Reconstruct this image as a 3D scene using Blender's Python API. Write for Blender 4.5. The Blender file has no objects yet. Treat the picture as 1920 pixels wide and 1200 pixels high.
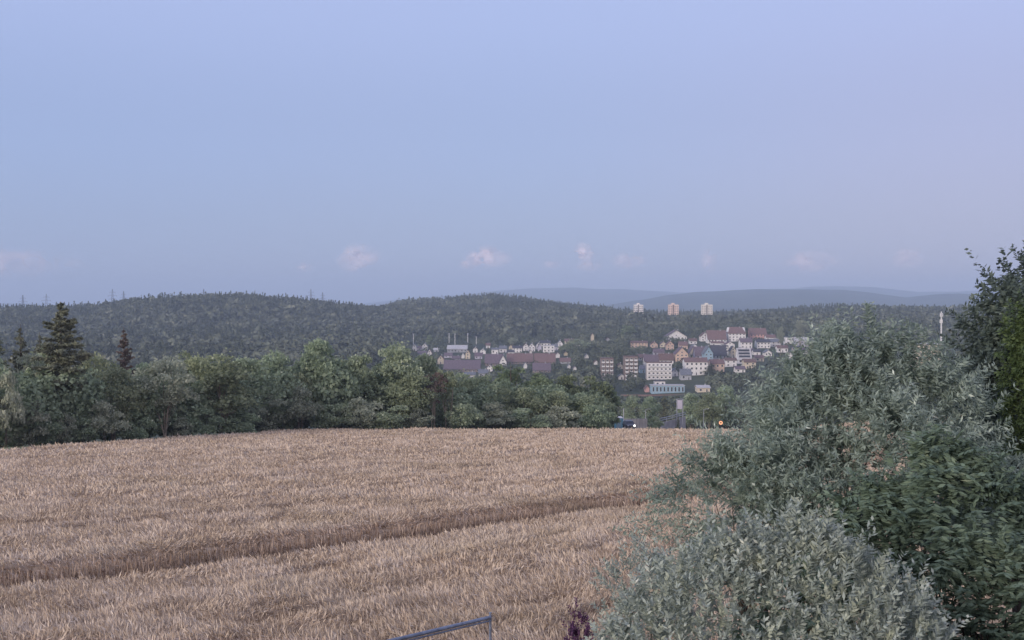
import bpy, math, random
import numpy as np
from mathutils import Vector

# ------------------------------------------------------------------ camera, sky, sun, exposure
S = bpy.context.scene
COL = S.collection
FPX, HOR, CX = 2050.0, 570.0, 960.0          # focal length and horizon row in photograph pixels (1920 wide)
CAMZ = 8.0
cam_d = bpy.data.cameras.new('camera')
cam_d.sensor_width = 36.0
cam_d.lens = 36.0 * FPX / 1920.0
cam_d.clip_start = 0.1
cam_d.clip_end = 60000.0
cam = bpy.data.objects.new('camera', cam_d)
COL.objects.link(cam)
cam.location = (0, 0, CAMZ)
cam.rotation_euler = (math.radians(90) - math.atan((600 - HOR) / FPX), 0, 0)
S.camera = cam

SUN_EL, SUN_AZ = 14.0, 222.0                   # degrees; azimuth clockwise from +Y (the view direction)
world = bpy.data.worlds.new('World')
S.world = world
world.use_nodes = True
wn, wl = world.node_tree.nodes, world.node_tree.links
wn.clear()
w_out = wn.new('ShaderNodeOutputWorld')
w_bg = wn.new('ShaderNodeBackground')
w_sky = wn.new('ShaderNodeTexSky')
w_sky.sky_type = 'NISHITA'
w_sky.sun_disc = False
w_sky.sun_elevation = math.radians(SUN_EL)
w_sky.sun_rotation = math.radians(SUN_AZ)
w_sky.altitude = 500
w_sky.air_density = 1.0
w_sky.dust_density = 1.0
w_sky.ozone_density = 3.0
# evening haze layer of the high air: lavender towards the horizon, bluer to the left, pinker to the right, warm towards the sunset
w_tc = wn.new('ShaderNodeTexCoord')
w_sep = wn.new('ShaderNodeSeparateXYZ')
wl.new(w_tc.outputs['Generated'], w_sep.inputs[0])
def w_ramp(stops, src, lo, hi):
    mr = wn.new('ShaderNodeMapRange'); mr.inputs['From Min'].default_value = lo; mr.inputs['From Max'].default_value = hi
    wl.new(src, mr.inputs['Value'])
    r = wn.new('ShaderNodeValToRGB'); r.color_ramp.interpolation = 'EASE'
    e = r.color_ramp.elements
    e[0].position, e[0].color = stops[0][0], (*stops[0][1], 1)
    e[1].position, e[1].color = stops[-1][0], (*stops[-1][1], 1)
    for p, c in stops[1:-1]:
        q = e.new(p); q.color = (*c, 1)
    wl.new(mr.outputs[0], r.inputs[0])
    return r.outputs[0]
def w_mix(kind, fac, a, b):
    m = wn.new('ShaderNodeMix'); m.data_type = 'RGBA'; m.blend_type = kind
    if isinstance(fac, float): m.inputs[0].default_value = fac
    else: wl.new(fac, m.inputs[0])
    for i, v in ((6, a), (7, b)):
        if isinstance(v, tuple): m.inputs[i].default_value = v
        else: wl.new(v, m.inputs[i])
    return m.outputs[2]
AIR_Z = [(0.0, (0.425, 0.465, 0.70)), (0.12, (0.40, 0.45, 0.70)), (0.30, (0.42, 0.49, 0.78)), (0.55, (0.50, 0.58, 0.92)), (1.0, (0.54, 0.61, 0.93))]
AIR_X = [(0.0, (0.93, 0.99, 1.03)), (0.45, (1.0, 1.0, 1.0)), (1.0, (1.22, 0.98, 0.92))]
AIR_Y = [(0.0, (1.9, 1.45, 1.05)), (0.35, (1.35, 1.2, 1.05)), (0.7, (1, 1, 1)), (1.0, (1, 1, 1))]
w_low = wn.new('ShaderNodeMapRange'); w_low.inputs['From Min'].default_value = 0.08; w_low.inputs['From Max'].default_value = 0.32
w_low.inputs['To Min'].default_value = 1.0; w_low.inputs['To Max'].default_value = 0.15; w_low.interpolation_type = 'SMOOTHSTEP'
wl.new(w_sep.outputs['Z'], w_low.inputs['Value'])
air = w_mix('MULTIPLY', w_low.outputs[0], w_ramp(AIR_Z, w_sep.outputs['Z'], 0.0, 0.5), w_ramp(AIR_X, w_sep.outputs['X'], -0.45, 0.45))
air = w_mix('MULTIPLY', 1.0, air, w_ramp(AIR_Y, w_sep.outputs['Y'], -1.0, 1.0))
sky_s = w_mix('MULTIPLY', 1.0, w_sky.outputs[0], (0.15, 0.15, 0.15, 1))
tot = w_mix('MIX', 0.8, sky_s, air)
w_bg.inputs['Strength'].default_value = 1.0
wl.new(tot, w_bg.inputs['Color'])
wl.new(w_bg.outputs[0], w_out.inputs['Surface'])

sun_d = bpy.data.lights.new('sun', 'SUN')
sun_d.energy = 2.4
sun_d.angle = math.radians(20)
sun_d.color = (1.0, 0.86, 0.76)
sun = bpy.data.objects.new('sun', sun_d)
COL.objects.link(sun)
_a, _e = math.radians(SUN_AZ), math.radians(SUN_EL)
sdir = Vector((math.sin(_a) * math.cos(_e), math.cos(_a) * math.cos(_e), math.sin(_e)))
sun.rotation_euler = sdir.to_track_quat('Z', 'Y').to_euler()
sun.location = sdir * 50

S.view_settings.view_transform = 'Standard'
S.view_settings.look = 'None'
S.view_settings.gamma = 1.0
S.view_settings.exposure = 0.0
S.cycles.max_bounces = 5
S.cycles.diffuse_bounces = 3
S.cycles.glossy_bounces = 1
S.cycles.transmission_bounces = 3
S.cycles.transparent_max_bounces = 8
S.cycles.volume_bounces = 2
S.cycles.use_denoising = True

# ------------------------------------------------------------------ helpers
RNG = np.random.default_rng(7)

def tag(o, label=None, cat=None, group=None, kind=None):
    if label: o['label'] = label
    if cat: o['category'] = cat
    if group: o['group'] = group
    if kind: o['kind'] = kind
    return o

def link(name, me, parent=None, loc=None):
    o = bpy.data.objects.new(name, me)
    COL.objects.link(o)
    if parent is not None: o.parent = parent
    if loc is not None: o.location = loc
    return o

def empty(name, loc, rz=0.0, scale=1.0):
    o = bpy.data.objects.new(name, None)
    COL.objects.link(o)
    o.location = loc
    o.rotation_euler = (0, 0, rz)
    o.scale = (scale, scale, scale) if isinstance(scale, (int, float)) else scale
    o.empty_display_size = 0.5
    return o

def mesh_np(name, V, F, mats, mi=None, smooth=False):
    """V (n,3); F (m,4) or (m,3) or a list of such arrays."""
    V = np.asarray(V, np.float32).reshape(-1, 3)
    Fs = F if isinstance(F, list) else [F]
    Fs = [np.asarray(f, np.int32) for f in Fs if len(f)]
    loops = np.concatenate([f.ravel() for f in Fs])
    counts = np.concatenate([np.full(len(f), f.shape[1], np.int32) for f in Fs])
    starts = np.concatenate([[0], np.cumsum(counts)[:-1]]).astype(np.int32)
    me = bpy.data.meshes.new(name)
    me.vertices.add(len(V)); me.vertices.foreach_set('co', V.ravel())
    me.loops.add(len(loops)); me.loops.foreach_set('vertex_index', loops)
    me.polygons.add(len(counts)); me.polygons.foreach_set('loop_start', starts)
    try: me.polygons.foreach_set('loop_total', counts)
    except Exception: pass
    for m in (mats if isinstance(mats, (list, tuple)) else [mats]): me.materials.append(m)
    if mi is not None: me.polygons.foreach_set('material_index', np.asarray(mi, np.int32))
    me.polygons.foreach_set('use_smooth', np.full(len(counts), smooth, dtype=bool))
    me.update(calc_edges=True)
    me.validate()
    return me

class MB:
    """collects verts and faces of one mesh"""
    def __init__(s): s.v, s.f, s.m = [], [], []
    def add(s, vs, fs, m=0):
        n = len(s.v); s.v += [tuple(v) for v in vs]
        for f in fs: s.f.append([n + i for i in f]); s.m.append(m)
    def box(s, x0, x1, y0, y1, z0, z1, m=0):
        s.add([(x0,y0,z0),(x1,y0,z0),(x1,y1,z0),(x0,y1,z0),(x0,y0,z1),(x1,y0,z1),(x1,y1,z1),(x0,y1,z1)],
              [(0,3,2,1),(4,5,6,7),(0,1,5,4),(1,2,6,5),(2,3,7,6),(3,0,4,7)], m)
    def tube(s, pts, rads, n=6, m=0, cap=True):
        pts = [Vector(p) for p in pts]
        base = len(s.v)
        for i, p in enumerate(pts):
            t = (pts[min(i+1, len(pts)-1)] - pts[max(i-1, 0)])
            t = t.normalized() if t.length > 1e-9 else Vector((0,0,1))
            a = t.cross(Vector((0,0,1)) if abs(t.z) < 0.9 else Vector((1,0,0))).normalized()
            b = t.cross(a)
            for k in range(n):
                an = 2*math.pi*k/n
                s.v.append(tuple(p + (a*math.cos(an) + b*math.sin(an)) * rads[i]))
        for i in range(len(pts)-1):
            for k in range(n):
                s.f.append([base+i*n+k, base+i*n+(k+1)%n, base+(i+1)*n+(k+1)%n, base+(i+1)*n+k]); s.m.append(m)
        if cap:
            s.f.append([base+k for k in range(n)][::-1]); s.m.append(m)
            s.f.append([base+(len(pts)-1)*n+k for k in range(n)]); s.m.append(m)
    def mesh(s, name, mats, smooth=False):
        me = bpy.data.meshes.new(name)
        me.from_pydata(s.v, [], s.f)
        for m in (mats if isinstance(mats, (list, tuple)) else [mats]): me.materials.append(m)
        me.polygons.foreach_set('material_index', np.array(s.m, np.int32))
        me.polygons.foreach_set('use_smooth', np.full(len(s.f), smooth, dtype=bool))
        me.update()
        return me
    def build(s, name, mats, parent=None, loc=None, smooth=False):
        return link(name, s.mesh(name, mats, smooth), parent, loc)

def smooth01(t):
    t = np.clip(t, 0, 1); return t*t*(3-2*t)

def _hash(ix, iy, seed):
    h = (ix.astype(np.int64)*374761393 + iy.astype(np.int64)*668265263 + seed*1442695041) & 0xffffffff
    h = ((h ^ (h >> 13)) * 1274126177) & 0xffffffff
    return ((h ^ (h >> 16)) & 0xffff) / 65535.0

def vnoise(x, y, seed=0):
    x = np.asarray(x, float); y = np.asarray(y, float)
    ix, iy = np.floor(x), np.floor(y)
    fx, fy = smooth01(x-ix), smooth01(y-iy)
    a, b = _hash(ix, iy, seed), _hash(ix+1, iy, seed)
    c, d = _hash(ix, iy+1, seed), _hash(ix+1, iy+1, seed)
    return (a*(1-fx)+b*fx)*(1-fy) + (c*(1-fx)+d*fx)*fy

def fbm(x, y, seed=0, o=3):
    t, a, n = 0, 0.5, 0
    for k in range(o):
        t = t + a*vnoise(x*2**k, y*2**k, seed+k*17); n += a; a *= 0.5
    return t/n

# ------------------------------------------------------------------ materials
def new_mat(name):
    m = bpy.data.materials.new(name); m.use_nodes = True
    return m, m.node_tree.nodes, m.node_tree.links, m.node_tree.nodes['Principled BSDF']

def mat_leaf(name, ca, cb, cc=None, scale=0.6, trans=0.35, rough=0.6, island=0.5, objvar=0.16, spec=0.25):
    """leaf material: base colour varies per leaf, in soft clumps and from plant to plant"""
    m, n, l, b = new_mat(name)
    tc = n.new('ShaderNodeTexCoord'); no = n.new('ShaderNodeTexNoise')
    no.inputs['Scale'].default_value = scale; no.inputs['Detail'].default_value = 3
    l.new(tc.outputs['Object'], no.inputs['Vector'])
    g = n.new('ShaderNodeNewGeometry')
    mix = n.new('ShaderNodeMix'); mix.data_type = 'FLOAT'; mix.inputs[0].default_value = island
    mr = n.new('ShaderNodeMapRange'); mr.inputs['From Min'].default_value = 0.3; mr.inputs['From Max'].default_value = 0.7
    l.new(no.outputs['Fac'], mr.inputs['Value'])
    l.new(mr.outputs[0], mix.inputs[2]); l.new(g.outputs['Random Per Island'], mix.inputs[3])
    r = n.new('ShaderNodeValToRGB')
    e = r.color_ramp.elements
    e[0].position = 0.05; e[0].color = (*ca, 1); e[1].position = 0.8; e[1].color = (*cb, 1)
    if cc:
        x = e.new(0.97); x.color = (*cc, 1)
    l.new(mix.outputs[0], r.inputs[0])
    oi = n.new('ShaderNodeObjectInfo')
    hv = n.new('ShaderNodeHueSaturation')
    m1 = n.new('ShaderNodeMapRange'); m1.inputs['To Min'].default_value = 1-objvar; m1.inputs['To Max'].default_value = 1+objvar
    l.new(oi.outputs['Random'], m1.inputs['Value']); l.new(m1.outputs[0], hv.inputs['Value'])
    m2 = n.new('ShaderNodeMapRange'); m2.inputs['To Min'].default_value = 0.485; m2.inputs['To Max'].default_value = 0.51
    ml = n.new('ShaderNodeMath'); ml.operation = 'FRACT'
    mm = n.new('ShaderNodeMath'); mm.operation = 'MULTIPLY'; mm.inputs[1].default_value = 7.3
    l.new(oi.outputs['Random'], mm.inputs[0]); l.new(mm.outputs[0], ml.inputs[0])
    l.new(ml.outputs[0], m2.inputs['Value']); l.new(m2.outputs[0], hv.inputs['Hue'])
    l.new(r.outputs[0], hv.inputs['Color'])
    l.new(hv.outputs[0], b.inputs['Base Color'])
    b.inputs['Roughness'].default_value = rough
    b.inputs['Specular IOR Level'].default_value = spec
    if trans > 0:
        t = n.new('ShaderNodeBsdfTranslucent'); ms = n.new('ShaderNodeMixShader'); ms.inputs[0].default_value = trans
        l.new(hv.outputs[0], t.inputs['Color'])
        l.new(b.outputs[0], ms.inputs[1]); l.new(t.outputs[0], ms.inputs[2])
        l.new(ms.outputs[0], n['Material Output'].inputs['Surface'])
    return m

def mat_rough(name, ca, cb, scale=1.0, rough=0.85, detail=5, bump=0.0, stretch=(1,1,1), lo=0.35, hi=0.65, metallic=0.0, objvar=0.0):
    m, n, l, b = new_mat(name)
    tc = n.new('ShaderNodeTexCoord'); mp = n.new('ShaderNodeMapping'); mp.inputs['Scale'].default_value = stretch
    no = n.new('ShaderNodeTexNoise'); no.inputs['Scale'].default_value = scale; no.inputs['Detail'].default_value = detail
    l.new(tc.outputs['Object'], mp.inputs[0]); l.new(mp.outputs[0], no.inputs['Vector'])
    r = n.new('ShaderNodeValToRGB'); e = r.color_ramp.elements
    e[0].position = lo; e[0].color = (*ca, 1); e[1].position = hi; e[1].color = (*cb, 1)
    l.new(no.outputs['Fac'], r.inputs[0])
    if objvar:
        oi = n.new('ShaderNodeObjectInfo'); hv = n.new('ShaderNodeHueSaturation')
        m1 = n.new('ShaderNodeMapRange'); m1.inputs['To Min'].default_value = 1-objvar; m1.inputs['To Max'].default_value = 1+objvar
        l.new(oi.outputs['Random'], m1.inputs['Value']); l.new(m1.outputs[0], hv.inputs['Value'])
        l.new(r.outputs[0], hv.inputs['Color']); l.new(hv.outputs[0], b.inputs['Base Color'])
    else:
        l.new(r.outputs[0], b.inputs['Base Color'])
    b.inputs['Roughness'].default_value = rough; b.inputs['Metallic'].default_value = metallic
    b.inputs['Specular IOR Level'].default_value = 0.3
    if bump:
        bp = n.new('ShaderNodeBump'); bp.inputs['Strength'].default_value = bump
        l.new(no.outputs['Fac'], bp.inputs['Height']); l.new(bp.outputs[0], b.inputs['Normal'])
    return m

def mat_emit(name, col, s):
    m, n, l, b = new_mat(name)
    b.inputs['Base Color'].default_value = (*col, 1)
    b.inputs['Emission Color'].default_value = (*col, 1); b.inputs['Emission Strength'].default_value = s
    return m

M = {}
M['ground'] = mat_rough('ground_meadow', (0.030, 0.042, 0.020), (0.075, 0.085, 0.038), 0.02, bump=0.0, detail=8)
M['soil'] = mat_rough('field_soil', (0.07, 0.045, 0.03), (0.13, 0.09, 0.06), 3.0, bump=0.3)
M['path'] = mat_rough('gravel_path', (0.20, 0.18, 0.16), (0.30, 0.27, 0.24), 2.0)
M['farhill'] = mat_rough('far_hill_wood', (0.022, 0.034, 0.018), (0.06, 0.072, 0.034), 0.006, detail=10)
M['broad'] = mat_leaf('broadleaf_green', (0.134, 0.169, 0.101), (0.412, 0.466, 0.285), (0.650, 0.696, 0.444), scale=0.5)
M['broad_dark'] = mat_leaf('broadleaf_dark', (0.145, 0.191, 0.131), (0.418, 0.501, 0.325), (0.683, 0.704, 0.513), scale=0.5)
M['broad_yel'] = mat_leaf('broadleaf_yellow_green', (0.110, 0.146, 0.082), (0.303, 0.372, 0.208), (0.451, 0.524, 0.310), scale=0.5)
M['broad_pale'] = mat_leaf('willow_pale_green', (0.182, 0.219, 0.159), (0.468, 0.502, 0.375), (0.707, 0.728, 0.567), scale=0.5)
M['conifer'] = mat_leaf('conifer_needles', (0.085, 0.104, 0.070), (0.243, 0.261, 0.177), (0.345, 0.361, 0.241), scale=0.6, trans=0.05)
M['conifer_red'] = mat_leaf('conifer_browned', (0.097, 0.074, 0.061), (0.206, 0.158, 0.130), (0.179, 0.179, 0.135), scale=0.5, trans=0.05)
M['wood'] = mat_leaf('far_wood_leaves', (0.036, 0.048, 0.033), (0.178, 0.200, 0.138), (0.266, 0.272, 0.193), scale=0.05, trans=0.0, island=0.14, objvar=0, rough=0.8, spec=0.1)
M['wood_con'] = mat_leaf('far_wood_needles', (0.024, 0.037, 0.024), (0.116, 0.139, 0.087), None, scale=0.05, trans=0.0, island=0.14, objvar=0, rough=0.8, spec=0.1)
M['bark'] = mat_rough('bark_grey_brown', (0.07, 0.055, 0.045), (0.19, 0.16, 0.13), 3.0, stretch=(1,1,0.2))
M['bark_pale'] = mat_rough('bark_pale', (0.20, 0.17, 0.13), (0.36, 0.31, 0.25), 3.0, stretch=(1,1,0.2))
M['bark_dark'] = mat_rough('bark_dark', (0.03, 0.025, 0.02), (0.08, 0.06, 0.05), 3.0, stretch=(1,1,0.2))
M['silver'] = mat_leaf('silver_leaf', (0.194, 0.237, 0.215), (0.417, 0.475, 0.417), (0.719, 0.732, 0.618), scale=3.0, trans=0.2, island=0.6, objvar=0, spec=0.45)
M['silver_young'] = mat_leaf('silver_leaf_young', (0.258, 0.308, 0.254), (0.487, 0.537, 0.421), None, scale=3.0, trans=0.25, island=0.6, objvar=0, spec=0.4)
M['willow'] = mat_leaf('willow_leaf', (0.150, 0.208, 0.171), (0.363, 0.439, 0.365), (0.733, 0.800, 0.672), scale=1.2, trans=0.3, island=0.55, objvar=0, spec=0.4)
M['frond'] = mat_leaf('frond_dark_green', (0.064, 0.107, 0.077), (0.196, 0.260, 0.181), (0.351, 0.404, 0.268), scale=1.2, trans=0.2, island=0.45, objvar=0)
M['darktree'] = mat_leaf('dark_crown', (0.042, 0.064, 0.061), (0.126, 0.164, 0.136), (0.225, 0.266, 0.205), scale=0.8, trans=0.2, island=0.5, objvar=0)
M['lime'] = mat_leaf('sunlit_branch_leaf', (0.05, 0.09, 0.035), (0.14, 0.20, 0.08), (0.22, 0.27, 0.12), scale=1.5, trans=0.3, objvar=0)  # brighter green stands in for sunlight on the branch at the right edge
M['purple'] = mat_leaf('purple_leaf', (0.055, 0.019, 0.055), (0.156, 0.070, 0.149), (0.234, 0.125, 0.203), scale=3, trans=0.15, objvar=0)

# ------------------------------------------------------------------ the lie of the land
def P(px, y): return (px - CX) / FPX * y                   # metres to the right at depth y for a photograph column
def ZL(py, y): return CAMZ - (py - HOR) / FPX * y          # height seen on photograph row py at depth y

RIDGE = [(-900, 585), (-200, 578), (0, 577), (100, 574), (180, 572), (215, 566), (250, 559), (330, 555), (430, 551), (500, 554),
         (560, 560), (620, 568), (680, 577), (720, 574), (760, 562), (850, 557), (920, 553), (980, 558), (1040, 567), (1100, 574),
         (1160, 578), (1240, 583), (1340, 583), (1440, 580), (1500, 574), (1600, 570), (1700, 573), (1780, 574), (1920, 576), (2800, 580)]
RIDGE_D = [(-900, 1750), (0, 1750), (450, 1750), (640, 1800), (760, 2150), (920, 2150), (1100, 2100), (1300, 2150), (1600, 1900), (2800, 1900)]
FAR1 = [(-900, 575), (0, 585), (800, 588), (1000, 586), (1100, 579), (1140, 574), (1200, 564), (1240, 557), (1300, 548), (1360, 545), (1420, 542),
        (1500, 543), (1580, 546), (1650, 553), (1700, 557), (1750, 551), (1800, 549), (1850, 552), (1920, 560), (2800, 570)]
FAR2 = [(-900, 545), (-200, 560), (0, 568), (150, 575), (400, 572), (640, 575), (760, 560), (860, 553), (940, 545), (1010, 541), (1080, 538), (1110, 541),
        (1180, 542), (1260, 549), (1330, 552), (1450, 543), (1560, 536), (1640, 539), (1720, 548), (1850, 545), (1920, 540), (2800, 560)]

def tab(t, px):
    a = np.array(t, float); return np.interp(px, a[:, 0], a[:, 1])

def field_z(px, y):
    """height of the ears of the crop"""
    return -0.0726*(y-26) + 1.65*smooth01((px-1420)/330)*(y/150)

def edge_y(px):
    return np.interp(px, [-600, 0, 150, 300, 600, 1160, 2500], [60, 105, 114.6, 126, 150, 151, 151])

def ground(x, y):
    x = np.asarray(x, float); y = np.asarray(y, float)
    yy = np.maximum(y, 20.0)
    px = np.clip(CX + FPX*x/yy, -900, 2800)
    crop = 0.9
    ey = edge_y(px)
    near = np.where(y < 23, np.interp(y, [-1e5, 6, 12, 20, 23], [3.4, 3.2, 2.3, 0.1, -0.68]), 0)
    zc_edge = field_z(px, ey) - crop
    zf = field_z(px, np.minimum(y, ey)) - crop
    rd = tab(RIDGE_D, px)
    k1 = zc_edge - 0.35
    y2 = ey + 5
    zv = np.interp(px, [-900, 1100, 1200, 1900], [-50, -50, -50.7, -40.])      # valley floor at 700 m
    zt = np.interp(px, [-900, 700, 1000, 1400, 1600, 2800], [-40, -40, -36., -21, -25, -25])   # top of the village, 1250 m
    zr = ZL(tab(RIDGE, px), rd) - 14.0
    zf1 = ZL(tab(FAR1, px), 6500.)
    zf2 = ZL(tab(FAR2, px), 11000.)
    ks = [(y2-5, zc_edge), (y2, k1), (y2+45, k1-3.3-0.09*45+1.5), (y2+75, k1-9.0), (330.+0*px, -31+0*px), (480.+0*px, -47+0*px), (700.+0*px, zv), (1250.+0*px, zt)]
    z = zf
    for (ya, za), (yb, zb) in zip(ks[:-1], ks[1:]):
        t = (y-ya)/(yb-ya)
        z = np.where(y > ya, za + (zb-za)*np.clip(t, 0, 1), z)
    t = np.clip((y-1250)/(rd-1250), 0, 1)
    z = np.where(y > 1250, zt + (zr-zt)*(0.55*t + 0.45*smooth01(t)), z)
    t = np.clip((y-rd)/900, 0, 1)
    z = np.where(y > rd, zr + (-70-zr)*smooth01(t), z)
    t = np.clip((y-4200)/(6500-4200), 0, 1)
    z = np.where(y > 4200, -70 + (zf1+70)*smooth01(t), z)
    t = np.clip((y-6500)/1500, 0, 1)
    z = np.where(y > 6500, zf1 + (-60-zf1)*smooth01(t), z)
    t = np.clip((y-8000)/3000, 0, 1)
    z = np.where(y > 8000, -60 + (zf2+60)*smooth01(t), z)
    t = np.clip((y-11000)/900, 0, 1)
    z = np.where(y > 11000, zf2 + (-60-zf2)*smooth01(t), z)
    w = smooth01((y-1250)/250)*(1-smooth01((y-rd+160)/150))
    z = z + w*(fbm(x/130, y/130, 5, 3)-0.5)*26
    w2 = smooth01((y-3000)/1000)
    z = z + w2*(fbm(x/400, y/400, 9, 3)-0.5)*24*np.where(y > 10000, 1.5, 1)
    z = np.where(y < 23, near, z)
    return z

def gz(x, y): return float(ground(np.array([x]), np.array([y]))[0])

def hit(px, py, y0=640., y1=1700.):
    """where the sight line through (px, py) meets the ground beyond depth y0"""
    ys = np.arange(y0, y1, 2.0)
    d = ZL(py, ys) - ground((px-CX)/FPX*ys, ys)
    k = np.argmax(d < 0) if (d < 0).any() else len(ys)-1
    return float(ys[k])

def build_ground():
    ua = np.concatenate([np.linspace(-math.pi, -0.62, 40, endpoint=False), np.linspace(-0.62, 0.62, 520), np.linspace(0.62, math.pi, 41)[1:-1]])
    r = [0.0, 2, 4, 6]
    while r[-1] < 260: r.append(r[-1] + max(1.0, r[-1]*0.014))
    while r[-1] < 2600: r.append(r[-1] + 12)
    while r[-1] < 12600: r.append(r[-1] + 90)
    r = np.array(r[1:])
    A, R = np.meshgrid(ua, r)
    X, Y = R*np.sin(A), R*np.cos(A)
    Z = ground(X, Y)
    V = np.stack([X, Y, Z], -1).reshape(-1, 3)
    n, m = len(ua), len(r)
    i = np.arange(m-1)[:, None]*n + np.arange(n)[None, :]
    j = np.arange(m-1)[:, None]*n + (np.arange(n)[None, :]+1) % n
    F = np.stack([i, j, j+n, i+n], -1).reshape(-1, 4)
    V = np.vstack([V, [[0, 0, 3.2]]])
    c = len(V)-1
    T = np.stack([np.full(n, c), (np.arange(n)+1) % n, np.arange(n)], -1)
    ctr = V[F].mean(1)
    mi = np.zeros(len(F)+len(T), int)
    mi[:len(F)][ctr[:, 1] > 2700] = 1
    px = CX + FPX*ctr[:, 0]/np.maximum(ctr[:, 1], 1)
    mi[:len(F)][(ctr[:, 1] > 22) & (ctr[:, 1] < edge_y(px))] = 2
    me = mesh_np('ground', V, [F, T], [M['ground'], M['farhill'], M['soil']], mi, smooth=True)
    o = link('ground', me); tag(o, kind='structure')
build_ground()

# ------------------------------------------------------------------ leaves
def leaf_faces(C, D, Sd, L, W, tri=False):
    """diamond leaves: centre C, axis D, side Sd"""
    n = len(C); L = np.broadcast_to(L, (n,))[:, None]; W = np.broadcast_to(W, (n,))[:, None]
    a, b, c, d = C - D*L*0.5, C + Sd*W*0.5 - D*L*0.06, C + D*L*0.5, C - Sd*W*0.5 - D*L*0.06
    V = np.stack([a, b, c, d], 1).reshape(-1, 3)
    return V, np.arange(4*n).reshape(-1, 4)

def unit(a): return a/np.maximum(np.linalg.norm(a, axis=-1, keepdims=True), 1e-9)

def rand_dirs(rng, n): return unit(rng.normal(size=(n, 3)))

def perp(rng, D):
    return unit(np.cross(D, rng.normal(size=D.shape)))

def broad_proto(seed, H=12., W=9., base=0.18, n=5200, leaf=0.36, lobes=34, top=1.0, lean=0.0, mat='broad', bark='bark', stems=1, trunk_r=0.22, droop=0.0):
    """crown and trunk meshes of a broadleaf tree; real size, foot at the origin"""
    rng = np.random.default_rng(seed)
    cz, rz, rx = H*(base + (1-base)*0.48), H*(1-base)*0.5, W*0.5
    L = []
    while len(L) < lobes:
        p = rng.uniform(-1, 1, 3)
        q = np.linalg.norm(p)
        if q > 1 or q < 0.35: continue
        taper = 1 - 0.45*max(0, p[2])**1.5*top
        L.append([p[0]*rx*0.82*taper, p[1]*rx*0.82*taper, cz + p[2]*rz*0.86])
    L = np.array(L)
    rad = rng.uniform(0.12, 0.24, lobes)*W*(0.8 + 0.4*rng.random(lobes))
    k = rng.choice(lobes, n, p=rad**2/np.sum(rad**2))
    d = rand_dirs(rng, n); d[:, 2] = np.abs(d[:, 2])*0.9 - 0.35*rng.random(n)
    rr = rad[k]*(0.55 + 0.5*rng.random(n)**0.6)
    C = L[k] + d*rr[:, None]*np.array([1, 1, 0.8])
    stray = rng.random(n) < 0.08
    C[stray] += rng.normal(size=(stray.sum(), 3))*W*0.05
    C[:, 2] = np.maximum(C[:, 2], H*base*0.5)
    C[:, 0] += lean*C[:, 2]
    D = unit(rand_dirs(rng, n) + np.array([0, 0, -droop]))
    Sd = perp(rng, D)
    lf = leaf*rng.uniform(0.6, 1.35, n)
    V, F = leaf_faces(C, D, Sd, lf*1.25, lf*0.8)
    crown = mesh_np('crown', V, F, M[mat])
    mb = MB()
    for s in range(stems):
        ox, oy = (0, 0) if stems == 1 else (rng.uniform(-0.5, 0.5), rng.uniform(-0.4, 0.4))
        tx, ty = (0, 0) if stems == 1 else (rng.uniform(-0.28, 0.28)*W, rng.uniform(-0.2, 0.2)*W)
        top_z = H*rng.uniform(0.72, 0.85)
        pts = [(ox + (tx)*t**1.3 + lean*top_z*t + 0.12*math.sin(5*t+s), oy + ty*t**1.3, top_z*t - 0.3*(t == 0)) for t in (0, .12, .3, .5, .7, .88, 1)]
        tr = trunk_r*(1 if stems == 1 else 0.55)
        mb.tube(pts, [tr*1.3, tr, tr*.85, tr*.65, tr*.45, tr*.25, tr*.1], 7)
        own = np.argsort(rng.random(lobes))[:max(4, lobes//(2*stems))]
        for q in own:
            t = rng.uniform(0.25, 0.7); 
            i = int(t*6); st = Vector(pts[min(i, 5)])
            en = Vector(L[q]); en.x += lean*en.z
            if en.z < st.z + 0.3: continue
            mid = (st+en)/2 + Vector((0, 0, -0.08*(en-st).length))
            mb.tube([st, mid, en], [tr*.38, tr*.22, tr*.06], 5, cap=False)
    trunk = mb.mesh('trunk', M[bark], True)
    return crown, trunk

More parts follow.
